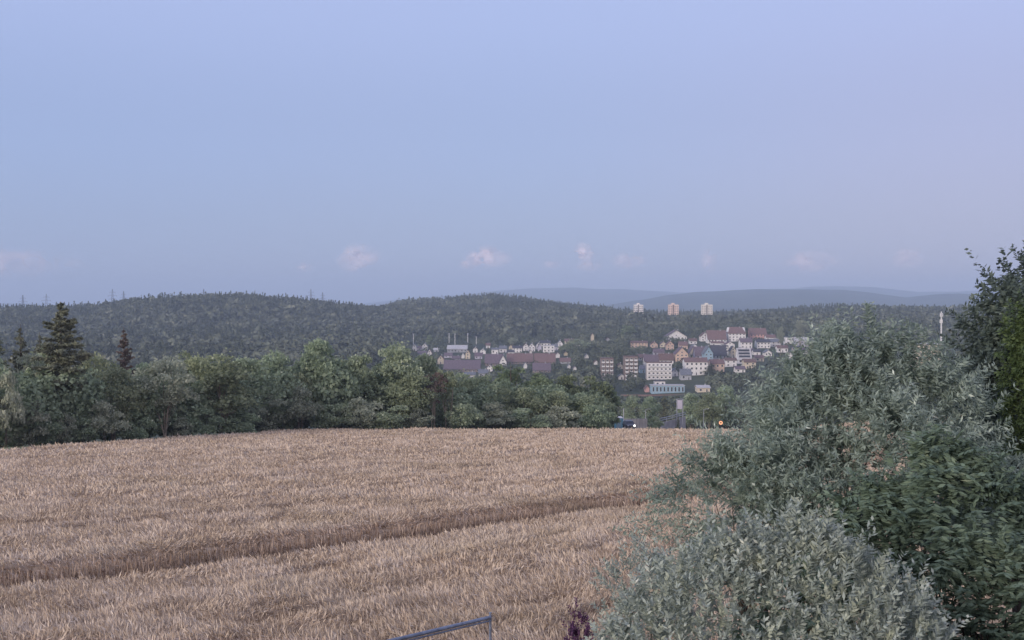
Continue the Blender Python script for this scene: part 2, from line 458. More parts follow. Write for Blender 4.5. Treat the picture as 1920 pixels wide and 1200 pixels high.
def conifer_proto(seed, H=16., R=2.9, base=0.1, n=5200, leaf=0.34, mat='conifer', bark='bark', bare=0.0, gappy=0.3):
    rng = np.random.default_rng(seed)
    mb = MB()
    mb.tube([(0, 0, -0.3), (0.03, 0, H*.3), (-0.02, 0.02, H*.65), (0, 0, H)], [0.26, 0.2, 0.11, 0.02], 7)
    C, D = [], []
    zb = H*(base+bare)
    z = zb
    nb = []
    while z < H*0.985:
        t = (z-zb)/(H-zb)
        rad = R*(1-t)**0.82*rng.uniform(0.7, 1.15)
        if t < 0.12: rad *= 0.55+3*t
        for q in range(int(4+4*(1-t))):
            if rng.random() < gappy*0.5: continue
            a = rng.uniform(0, 2*math.pi)
            nb.append((z + rng.uniform(-.15, .15), a, rad*rng.uniform(0.55, 1.12), t))
        z += H*0.024
    tot = sum(b[2] for b in nb)
    for (z, a, r, t) in nb:
        k = max(8, int(n*r/tot))
        s = rng.random(k)**0.7
        droop = 0.32*(1-t) - 0.35*t
        ax = np.array([math.cos(a), math.sin(a), 0])
        sx = np.array([-math.sin(a), math.cos(a), 0])
        p = ax*(s*r)[:, None] + sx*((rng.normal(size=k)*0.13*r*(0.35+(1-s))))[:, None]
        p[:, 2] += z - droop*s*r + 0.10*s**2*r - np.abs(rng.normal(size=k))*0.16*(1-t*.6)
        C.append(p); D.append(unit(ax*0.8 + rng.normal(size=(k, 3))*0.45 + np.array([0, 0, -0.45])))
        if r > 0.9:
            e = ax*r*0.9
            mb.tube([(0, 0, z), (e[0]*.5, e[1]*.5, z-droop*r*.45), (e[0], e[1], z-droop*r*.9)], [0.045, 0.03, 0.01], 4, cap=False)
    for q in range(int(bare*60)):                       # dead lower branches
        a = rng.uniform(0, 6.28); z = H*rng.uniform(base, base+bare); r = rng.uniform(.5, 1.0)*R*.8
        mb.tube([(0, 0, z), (math.cos(a)*r, math.sin(a)*r, z-0.3*r)], [0.04, 0.01], 4, cap=False)
    C = np.concatenate(C); D = np.concatenate(D)
    Sd = perp(rng, D)
    lf = leaf*rng.uniform(0.6, 1.3, len(C))
    V, F = leaf_faces(C, D, Sd, lf*1.5, lf*0.5)
    return mesh_np('crown', V, F, M[mat]), mb.mesh('trunk', M[bark], True)

def tree(name, protos, px, y, py_top, wpx, label, cat, group=None, nom=(12., 9.), rz=None, sink=0.0):
    """a tree thing: crown and trunk under an Empty at its foot"""
    x = P(px, y); z = gz(x, y) - sink
    h = ZL(py_top, y) - z
    w = wpx/FPX*y
    cm = protos[0]
    if 'size' not in cm:
        co = np.empty(len(cm.vertices)*3, np.float32); cm.vertices.foreach_get('co', co); co = co.reshape(-1, 3)
        cm['size'] = [float(np.percentile(co[:, 2], 99.8)), float(np.percentile(np.hypot(co[:, 0], co[:, 1]), 96)*2)]
    nom = cm['size']
    e = empty(name, (x, y, z), RNG.uniform(0, 6.28) if rz is None else rz, (w/nom[1], w/nom[1], h/nom[0]))
    tag(e, label, cat, group)
    c = link('crown', protos[0], e); t = link('trunk', protos[1], e)
    return e

# ------------------------------------------------------------------ the field of ripe barley
TR = np.array([24.8, 26.2]); TR = TR/np.linalg.norm(TR)      # direction of the drilling rows and of the gap
TN = np.array([-TR[1], TR[0]])
T0 = np.array([-16.2, 34.6])
def strip(x, y):
    """signed distance in metres across the gap in the crop (0 = its near edge), and the distance along it"""
    dx, dy = x-T0[0], y-T0[1]
    s = dx*TN[0] + dy*TN[1]; u = dx*TR[0] + dy*TR[1]
    return s + 0.5*(fbm(u/6., u*0+3, 21, 3)-0.5)*2 , u

def crop_height(x, y):
    s, u = strip(x, y)
    g = smooth01((s+0.1)/0.5)*(1-smooth01((s-4.0)/0.8))
    row = 0.6*vnoise(s/1.3, u/22., 31) + 0.4*vnoise(s/0.6, u/9., 32)
    h = 0.80 + 0.14*(fbm(x/1.3, y/1.3, 11, 3)-0.5)*2 + 0.13*(row-0.5)*2 + 0.10*(fbm(x/6., y/6., 12, 2)-0.5)*2
    patch = smooth01((fbm(s/1.1, u/5., 41, 3)-0.60)/0.12)      # lodged and thin places in stretched patches
    h = h - 0.20*patch
    h = h*(1 - 0.36*smooth01((s+9)/8.5)*(s < 2))          # shorter, thinner crop in front of the gap
    # the crop lies flatter along the headland on the near side of the gap
    bank = np.clip((s-0.5)/3.6, 0, 1)
    low = 0.10 + 0.12*vnoise(x*1.5, y*1.5, 15) + bank**0.5*0.68
    return h*(1-g) + g*low, g*(1-0.8*bank)

def build_crop():
    V, F, MI = [], [], []
    nv = 0
    # the standing mass of the stems under the ears
    ys = [21.5]
    while ys[-1] < 152: ys.append(ys[-1] + 0.09 + 0.004*(ys[-1]-20))
    ys = np.array(ys)
    us = np.linspace(-0.8, 0.8, 500)
    U, Y = np.meshgrid(us, ys)
    Y = np.minimum(Y, edge_y(CX+FPX*U))
    X = U*Y
    h, g = crop_height(X, Y)
    Z = field_z(CX+FPX*U, Y) - 0.9 + np.maximum(h-0.20, 0.06)
    lastr = Y >= edge_y(CX+FPX*U)-1e-6
    Z = np.where(lastr, field_z(CX+FPX*U, Y) - 0.9 - 0.1, Z)
    n, m = len(us), len(ys)
    V.append(np.stack([X, Y, Z], -1).reshape(-1, 3))
    i = (np.arange(m-1)[:, None]*n + np.arange(n-1)[None, :])
    f = np.stack([i, i+1, i+n+1, i+n], -1).reshape(-1, 4)
    # drop collapsed rows beyond the edge
    ctr = V[0][f]
    keep = (np.ptp(ctr[:, :, 1], axis=1) > 1e-4)
    f = f[keep]
    F.append(f); MI.append(np.zeros(len(f), int)); nv += n*m
    # ears and blades
    def ears(y0, y1, dens, L, W, lean, seed):
        nonlocal nv
        rng = np.random.default_rng(seed)
        area = 0.5*1.52*(y1**2-y0**2)*0.80
        N = int(area*dens)
        y = np.sqrt(rng.uniform(y0**2, y1**2, N)); u = rng.uniform(-0.60, 0.62, N)
        x = u*y
        ok = y < edge_y(CX+FPX*u) - 0.2
        x, y, u = x[ok], y[ok], u[ok]; N = len(x)
        h, g = crop_height(x, y)
        cl = fbm(x*1.4, y*1.4, 77, 2)
        keep = rng.random(N) < np.where(g > .5, 0.55, 0.45+0.9*cl)
        x, y, u, h, g = x[keep], y[keep], u[keep], h[keep], g[keep]; N = len(x)
        a = 2.3*fbm(x/2.2, y/2.2, 55, 2)*math.pi + rng.normal(size=N)*0.8
        tilt = np.clip(np.abs(rng.normal(size=N))*lean + 0.10 + 0.5*g, 0, 1.35)
        D = np.stack([np.cos(a)*np.sin(tilt), np.sin(a)*np.sin(tilt), np.cos(tilt)], -1)
        ll = L*rng.uniform(0.6, 1.35, N)
        base = np.stack([x, y, field_z(CX+FPX*u, y) - 0.9 + h - 0.22 + 0.06*rng.normal(size=N)], -1)
        C = base + D*(ll*0.5)[:, None]
        Sd = perp(rng, D)
        v, f = leaf_faces(C, D, Sd, ll, W*rng.uniform(0.6, 1.4, N))
        V.append(v); F.append(f+nv); nv += len(v)
        MI.append(np.where(g > 0.4, 2, 1))
    ears(21.6, 36, 420, 0.22, 0.030, 0.9, 1)
    ears(36, 60, 210, 0.23, 0.042, 0.9, 2)
    ears(60, 95, 85, 0.26, 0.065, 0.9, 3)
    ears(95, 152, 34, 0.28, 0.10, 0.8, 4)
    # stems standing along the far lip of the gap
    rng = np.random.default_rng(5)
    N = 16000
    uu = rng.uniform(-25, 75, N); ss = 0.8 + np.abs(rng.normal(size=N))*0.9
    x = T0[0] + TR[0]*uu + TN[0]*ss; y = T0[1] + TR[1]*uu + TN[1]*ss
    ss0, _ = strip(x, y)
    x -= TN[0]*(ss0-ss); y -= TN[1]*(ss0-ss)
    ok = (y > 22) & (y < 120) & (np.abs(x) < 0.55*y)
    x, y = x[ok], y[ok]; N = len(x)
    D = unit(np.stack([rng.normal(size=N)*.15, rng.normal(size=N)*.15-0.1, np.ones(N)], -1))
    C = np.stack([x, y, field_z(CX+FPX*x/y, y) - 0.9 + 0.30 + 0.12*rng.normal(size=N)], -1)
    v, f = leaf_faces(C, D, perp(rng, D), 0.62*rng.uniform(.6, 1.2, N), 0.04)
    V.append(v); F.append(f+nv); nv += len(v); MI.append(np.full(len(f), 2))
    mstem = mat_rough('crop_stems', (0.19, 0.13, 0.085), (0.40, 0.30, 0.21), 1.6, stretch=(1, 1, 1), detail=8, bump=0.3)
    def mcrop(name, a, b, c, green):
        m, n_, l, bs = new_mat(name)
        g_ = n_.new('ShaderNodeNewGeometry'); tc = n_.new('ShaderNodeTexCoord')
        no = n_.new('ShaderNodeTexNoise'); no.inputs['Scale'].default_value = 0.16; no.inputs['Detail'].default_value = 5
        l.new(tc.outputs['Object'], no.inputs['Vector'])
        r = n_.new('ShaderNodeValToRGB'); e = r.color_ramp.elements
        e[0].position = 0; e[0].color = (*a, 1); e[1].position = 1; e[1].color = (*c, 1)
        q = e.new(0.35); q.color = (*b, 1)
        l.new(g_.outputs['Random Per Island'], r.inputs[0])
        mr = n_.new('ShaderNodeMapRange'); mr.inputs['From Min'].default_value = 0.5; mr.inputs['From Max'].default_value = 0.72; mr.inputs['To Max'].default_value = 0.55
        l.new(no.outputs['Fac'], mr.inputs['Value'])
        mx = n_.new('ShaderNodeMix'); mx.data_type = 'RGBA'; mx.inputs[7].default_value = (*green, 1)
        l.new(mr.outputs[0], mx.inputs[0]); l.new(r.outputs[0], mx.inputs[6]); l.new(mx.outputs[2], bs.inputs['Base Color'])
        bs.inputs['Roughness'].default_value = 0.65; bs.inputs['Specular IOR Level'].default_value = 0.2
        return m
    m1 = mcrop('crop_ears', (0.42, 0.325, 0.24), (0.60, 0.49, 0.385), (0.70, 0.60, 0.49), (0.45, 0.375, 0.275))
    m2 = mcrop('crop_lodged', (0.19, 0.12, 0.085), (0.36, 0.27, 0.20), (0.56, 0.45, 0.37), (0.28, 0.23, 0.17))
    me = mesh_np('barley_crop', np.vstack(V), np.vstack(F), [mstem, m1, m2], np.concatenate(MI))
    o = link('barley_crop', me)
    tag(o, 'ripe straw-coloured grain crop filling the sloping field', 'grain crop', kind='stuff')
build_crop()

# ------------------------------------------------------------------ verge between crop and hedge
def build_verge():
    mb = MB()
    pts = [(px, edge_y(px)) for px in range(-120, 1400, 20)]
    for i in range(len(pts)-1):
        (pa, ya), (pb, yb) = pts[i], pts[i+1]
        q = []
        for p_, y_ in ((pa, ya), (pb, yb)):
            for dy, dz in ((0.5, 0.06), (2.3, 0.06)):
                x_ = P(p_, y_)*(y_+dy)/y_
                q.append((x_, y_+dy, max(gz(x_, y_+dy), field_z(p_, y_)-0.9-0.1)+dz))
        mb.add(q, [(0, 2, 3, 1)])
    o = mb.build('path', M['path']); tag(o, kind='structure')
    # long grass of the verge
    rng = np.random.default_rng(3)
    N = 26000
    px = rng.uniform(-100, 1420, N); ey = edge_y(px); y = ey + rng.uniform(0.1, 5, N)
    x = (px-CX)/FPX*y
    z = ground(x, y) + 0.2
    D = unit(rng.normal(size=(N, 3))*0.35 + np.array([0, 0, 1]))
    v, f = leaf_faces(np.stack([x, y, z], -1), D, perp(rng, D), 0.7*rng.uniform(.5, 1.4, N), 0.09)
    o = link('verge_grass', mesh_np('verge_grass', v, f, M['broad_dark']))
    tag(o, 'rough dark green grass along the far edge of the grain field', 'grass', kind='stuff')
build_verge()

# ------------------------------------------------------------------ far woods: one mass of trees over the hills
HOUSE_PX = []            # (px0, px1, py_top, py_base, depth) of houses, filled below before the woods are planted

def wood_mesh(name, X, Y, Hh, Wd, con, seed, per=46, leafk=0.22):
    rng = np.random.default_rng(seed)
    N = len(X); Z = ground(X, Y)
    k = np.repeat(np.arange(N), per)
    n = len(k)
    d = rand_dirs(rng, n); d[:, 1] = -np.abs(d[:, 1])*0.8 + 0.25*rng.random(n)
    lump = 0.72 + 0.5*vnoise(d[:, 0]*2.3+k*3.1, d[:, 2]*2.3+k*1.7, 8)
    cn = con[k]
    t = rng.random(n)
    # broadleaf crown: lumpy ellipsoid; conifer: cone
    cx = np.where(cn, d[:, 0]*(1-t)**0.8*0.5, d[:, 0]*0.5*lump)
    cy = np.where(cn, d[:, 1]*(1-t)**0.8*0.5, d[:, 1]*0.5*lump)
    czz = np.where(cn, 0.15+0.88*t, 0.56 + d[:, 2]*0.44*lump)
    C = np.stack([X[k]+cx*Wd[k], Y[k]+cy*Wd[k], Z[k]+czz*Hh[k]], -1)
    D = unit(rand_dirs(rng, n)*0.8 + d*0.3); Sd = unit(np.cross(D, d + 0.6*rng.normal(size=(n, 3))))
    lf = Wd[k]*leafk*rng.uniform(0.6, 1.4, n)
    v, f = leaf_faces(C, D, Sd, lf*1.3, lf)
    me = mesh_np(name, v, f, [M['wood'], M['wood_con']], cn.astype(int))
    return me

def plant_far_wood():
    rng = np.random.default_rng(11)
    sp = 10.5
    xs, ys = np.meshgrid(np.arange(-1150, 1150, sp), np.arange(800, 2300, sp))
    X = xs.ravel() + rng.uniform(-.45, .45, xs.size)*sp; Y = ys.ravel() + rng.uniform(-.45, .45, xs.size)*sp
    px = CX + FPX*X/Y
    ok = (px > -70) & (px < 2000) & (Y < tab(RIDGE_D, px) + 40)
    X, Y, px = X[ok], Y[ok], px[ok]
    lim = hill_start(px)
    ok = Y > lim
    X, Y, px = X[ok], Y[ok], px[ok]
    t = fbm(X/160, Y/160, 3, 3)
    ridge = Y > tab(RIDGE_D, px) - 60
    t2 = fbm(X/70, Y/70, 8, 2)
    pc = np.where(ridge, np.where(t2 > 0.5, 0.75, 0.2), np.where(t > 0.56, 0.6, 0.08))
    con = rng.random(len(X)) < pc
    H = np.where(con, rng.uniform(12, 21, len(X)), rng.uniform(9, 17, len(X)))*np.where(px > 1150, 0.85, 1)
    W = np.where(con, rng.uniform(5, 9, len(X)), rng.uniform(10, 20, len(X)))
    keep = ~covers(px, Y, W, H, X)
    X, Y, H, W, con = X[keep], Y[keep], H[keep], W[keep], con[keep]
    print('far wood trees', len(X))
    o = link('hillside_wood', wood_mesh('hillside_wood', X, Y, H, W, con, 12, per=60))
    tag(o, 'dense mixed wood covering the hills behind the village', 'wood', kind='stuff')

def hill_start(px):
    return np.interp(px, [-900, 690, 760, 1100, 1180, 1500, 1620, 2800], [800, 800, 1330, 1330, 1300, 1300, 1000, 900])

def covers(px, Y, W, H, X, frac=0.35):
    """True where a planted tree would hide the face of a house or stand inside one"""
    Z = ground(X, Y)
    top = HOR + (CAMZ-(Z+H))/Y*FPX
    hw = W/Y*FPX*0.42
    bad = np.zeros(len(X), bool)
    for (a, b, pt, pb, d) in HOUSE_PX:
        inx = (px+hw > a) & (px-hw < b)
        bad |= inx & (Y < d+7) & (Y > d-160) & (top < pb-(pb-pt)*frac)
        bad |= inx & (np.abs(Y-d) < 10)
    return bad

def plant_village_wood():
    rng = np.random.default_rng(21)
    sp = 8.0
    xs, ys = np.meshgrid(np.arange(-280, 640, sp), np.arange(400, 1300, sp))
    X = xs.ravel() + rng.uniform(-.5, .5, xs.size)*sp; Y = ys.ravel() + rng.uniform(-.5, .5, xs.size)*sp
    px = CX + FPX*X/Y
    ok = (px > 640) & (px < 1930) & (Y < hill_start(px)+20)
    dens = np.where((px > 1050) & (px < 1190), 1.0, 0.40)
    dens = np.where(px > 1540, 0.85, dens)
    dens = np.where(Y < 660, 0.5, dens)
    dens = np.where((Y > 660) & (Y < 716) & (px < 1310), 0.0, dens)
    ok &= rng.random(len(X)) < dens
    X, Y, px = X[ok], Y[ok], px[ok]
    con = rng.random(len(X)) < 0.12
    H = np.where(con, rng.uniform(8, 15, len(X)), rng.uniform(5, 12, len(X)))
    H = np.where(Y < 660, H*0.75, H)
    W = np.where(con, rng.uniform(4, 6, len(X)), rng.uniform(6, 11, len(X)))
    top = HOR + (CAMZ-(ground(X, Y)+H))/Y*FPX
    keep = ~covers(px, Y, W, H, X) & ~((Y < 660) & (px < 1500) & (top < 741))
    X, Y, H, W, con = X[keep], Y[keep], H[keep], W[keep], con[keep]
    print('village trees', len(X))
    o = link('village_wood', wood_mesh('village_wood', X, Y, H, W, con, 22, per=110, leafk=0.15))
    tag(o, 'trees and garden greenery massed between the village houses', 'wood', kind='stuff')

def plant_hedge_back():
    """the thick of the strip of wood behind the first row of hedge trees"""
    rng = np.random.default_rng(61)
    px = rng.uniform(-80, 1135, 330); y = edge_y(px) + 7 + rng.uniform(0, 1, 330)**1.3*26 + np.clip((px-650)/500, 0, 1)*30
    x = (px-CX)/FPX*y
    tops = np.interp(px, [-100, 0, 60, 110, 160, 230, 300, 400, 480, 520, 600, 650, 740, 800, 860, 960, 1060, 1135], [690, 700, 690, 680, 690, 690, 695, 690, 694, 690, 672, 696, 678, 692, 722, 712, 722, 742]) + rng.uniform(0, 26, 330)
    g = ground(x, y)
    H = np.maximum(ZL(tops, y) - g, 2.5)
    W = np.clip(H*rng.uniform(.55, .9, 330), 2.2, 8)
    con = rng.random(330) < 0.06
    n = 330
    per = 640
    me = wood_mesh('hedge_wood', x, y, H, W, con, 62, per=per, leafk=0.06)
    me.materials.clear(); me.materials.append(M['broad_dark']); me.materials.append(M['conifer'])
    o = link('hedge_wood', me)
    tag(o, 'thicket of crowns and undergrowth filling the strip of wood behind the first hedge trees', 'wood', kind='stuff')

# ------------------------------------------------------------------ houses
def plaster(name, c):
    return mat_rough(name, tuple(v*0.88 for v in c), tuple(min(1, v*1.04) for v in c), 0.5, rough=0.8)
WALL = {'white': plaster('plaster_white', (0.80, 0.78, 0.76)), 'cream': plaster('plaster_cream', (0.66, 0.58, 0.45)),
        'peach': plaster('plaster_peach', (0.66, 0.49, 0.38)), 'orange': plaster('plaster_orange', (0.60, 0.44, 0.35)),
        'grey': plaster('plaster_grey', (0.42, 0.43, 0.46)), 'blue': plaster('plaster_blue', (0.30, 0.43, 0.52)),
        'lilac': plaster('plaster_lilac', (0.56, 0.53, 0.62)), 'pink': plaster('plaster_pink', (0.60, 0.36, 0.33)),
        'brown': plaster('boards_brown', (0.25, 0.20, 0.18))}
ROOF = {'brown': mat_rough('tiles_brown', (0.12, 0.075, 0.065), (0.19, 0.125, 0.11), 1.2),
        'red': mat_rough('tiles_red_brown', (0.15, 0.095, 0.09), (0.22, 0.145, 0.135), 1.2),
        'purple': mat_rough('tiles_purple_brown', (0.12, 0.09, 0.11), (0.18, 0.14, 0.16), 1.2),
        'grey': mat_rough('tiles_grey', (0.12, 0.13, 0.15), (0.20, 0.21, 0.24), 1.2),
        'slate': mat_rough('tiles_dark_slate', (0.05, 0.05, 0.065), (0.09, 0.09, 0.11), 1.2),
        'pale': mat_rough('roofing_pale', (0.42, 0.42, 0.43), (0.52, 0.51, 0.52), 0.6)}
m_glass, _n, _l, _b = new_mat('window_glass')
_b.inputs['Base Color'].default_value = (0.03, 0.035, 0.05, 1); _b.inputs['Roughness'].default_value = 0.15
m_white = mat_rough('painted_white', (0.70, 0.70, 0.68), (0.80, 0.79, 0.78), 2.0, rough=0.5)
m_metal = mat_rough('metal_grey', (0.28, 0.30, 0.33), (0.40, 0.42, 0.46), 4.0, rough=0.5, metallic=0.3)
m_steel = mat_rough('metal_blue_grey', (0.16, 0.19, 0.26), (0.27, 0.31, 0.40), 6.0, rough=0.45, metallic=0.4)
m_conc = mat_rough('concrete', (0.28, 0.27, 0.28), (0.42, 0.41, 0.42), 0.7, rough=0.9)
m_dark = mat_rough('dark_paint', (0.02, 0.022, 0.03), (0.04, 0.042, 0.05), 2.0, rough=0.4)

def window(parent, x, y, z, w, h, axis='y', s=-1, door=False):
    """a frame with its pane, 4 cm proud of the wall; centre x, foot z"""
    f, g = MB(), MB()
    t = 0.09
    if axis == 'y':
        f.box(x-w/2, x+w/2, y+min(0, s*.06), y+max(0, s*.06), z, z+h)
        g.box(x-w/2+t, x+w/2-t, y+min(s*.06, s*.075), y+max(s*.06, s*.075), z+t, z+h-t)
    else:
        f.box(y+min(0, s*.06), y+max(0, s*.06), x-w/2, x+w/2, z, z+h)
        g.box(y+min(s*.06, s*.075), y+max(s*.06, s*.075), x-w/2+t, x+w/2-t, z+t, z+h-t)
    o = f.build('door' if door else 'window', m_white, parent)
    g.build('pane', m_glass, o)
    return o

def house(px, pyb, pyt, wpx, wall, roof, label, gable=False, depth=10., rot=0.0, cat='house', name='house', group=None, flat=False, at_y=None, storeys=None,
          roof_frac=0.42, win=True, eaves=0.55, chim=True, hip=False):
    """pyb foot row, pyt ridge row, wpx width seen; gable: the gable end faces the camera"""
    d = at_y if at_y else hit(px, pyb)
    x = P(px, d); z0 = gz(x, d) if not at_y else ZL(pyb, d)
    H = (pyb-pyt)/FPX*d; W = wpx/FPX*d*0.96
    zg = min(gz(x-W/2, d+depth), gz(x+W/2, d-1), z0) - 0.8
    e = empty(name, (x, d, z0), math.radians(rot))
    tag(e, label, cat, group)
    rh = 0 if flat else H*roof_frac
    wh = H - rh
    y0, y1 = 0.0, depth
    b = MB(); zb = zg - z0
    X0, X1 = -W/2, W/2
    if flat:
        b.box(X0, X1, y0, y1, zb, wh)
        b.build('wall', WALL[wall], e)
        r = MB(); r.box(X0-.15, X1+.15, y0-.15, y1+.15, wh, wh+0.45); ro = r.build('roof', ROOF[roof], e)
    else:
        if gable:
            b.add([(X0,y0,zb),(X1,y0,zb),(X1,y1,zb),(X0,y1,zb),(X0,y0,wh),(X1,y0,wh),(X1,y1,wh),(X0,y1,wh),(0,y0,H-.12),(0,y1,H-.12)],
                  [(0,3,2,1),(0,1,5,8,4),(2,3,7,9,6),(1,2,6,5),(3,0,4,7),(5,6,9,8),(7,4,8,9)])
        else:
            ym = (y0+y1)/2
            b.add([(X0,y0,zb),(X1,y0,zb),(X1,y1,zb),(X0,y1,zb),(X0,y0,wh),(X1,y0,wh),(X1,y1,wh),(X0,y1,wh),(X0,ym,H-.12),(X1,ym,H-.12)],
                  [(0,3,2,1),(0,1,5,4),(2,3,7,6),(1,2,6,9,5),(3,0,4,8,7),(4,5,9,8),(6,7,8,9)])
        b.build('wall', WALL[wall], e)
        r = MB(); th = 0.28
        if gable:
            k = rh/(W/2); ex = eaves
            for s in (-1, 1):
                a0, a1 = (0, H), (s*(W/2+ex), wh-k*ex)
                r.add([(a0[0],y0-ex,a0[1]),(a1[0],y0-ex,a1[1]),(a1[0],y1+ex,a1[1]),(a0[0],y1+ex,a0[1]),
                       (a0[0],y0-ex,a0[1]+th),(a1[0],y0-ex,a1[1]+th),(a1[0],y1+ex,a1[1]+th),(a0[0],y1+ex,a0[1]+th)],
                      [(0,3,2,1),(4,5,6,7),(0,1,5,4),(1,2,6,5),(2,3,7,6),(3,0,4,7)])
        else:
            ym = (y0+y1)/2; k = rh/((y1-y0)/2); ex = eaves; ins = (W*0.18 if hip else 0)
            for s in (-1, 1):
                ye = ym+s*((y1-y0)/2+ex); ze = wh-k*ex
                r.add([(X0-ex+ins,ym,H),(X1+ex-ins,ym,H),(X1+ex,ye,ze),(X0-ex,ye,ze),
                       (X0-ex+ins,ym,H+th),(X1+ex-ins,ym,H+th),(X1+ex,ye,ze+th),(X0-ex,ye,ze+th)],
                      [(0,1,2,3),(4,7,6,5),(0,4,5,1),(1,5,6,2),(2,6,7,3),(3,7,4,0)])
            if hip:
                for s in (-1, 1):
                    xe = s*(W/2+ex); xi = s*(W/2+ex-ins)
                    r.add([(xi,ym,H+th),(xe,ym-(y1-y0)/2-ex,ze+th),(xe,ym+(y1-y0)/2+ex,ze+th)], [(0,1,2)])
        ro = r.build('roof', ROOF[roof], e)
        if chim and W > 4.5:
            c = MB(); cx = W*0.22 if not gable else W*.12
            c.box(cx-.35, cx+.35, y0+depth*.45, y0+depth*.45+.6, H-1.2, H+1.0)
            c.build('chimney', WALL['grey'], ro)
    if win and W > 4:
        ns = storeys or max(1, int(round(wh/2.9)))
        nx = max(1, int(W/3.0))
        sh = wh/ns
        for s in range(ns):
            for i in range(nx):
                xx = X0 + (i+0.5)*W/nx
                isdoor = (s == 0 and i == nx//2 and not flat)
                window(e, xx, y0, sh*s + (0.05 if isdoor else sh*0.3), 0.95 if isdoor else min(1.4, W/nx*0.5), min(2.05, sh*.75) if isdoor else sh*0.48, door=isdoor)
        if gable and rh > 2.2:
            window(e, 0, y0, wh+rh*0.12, 1.1, min(1.2, rh*.4))
        side = 1 if px < 960 else -1
        for i in range(max(1, int(depth/4))):
            window(e, y0+(i+.5)*depth/max(1, int(depth/4)), side*W/2, sh*0.35, 1.0, sh*0.45, 'x', side)
    HOUSE_PX.append((px-wpx/2, px+wpx/2, pyt, pyb, d))
    return e, d, W, H, z0

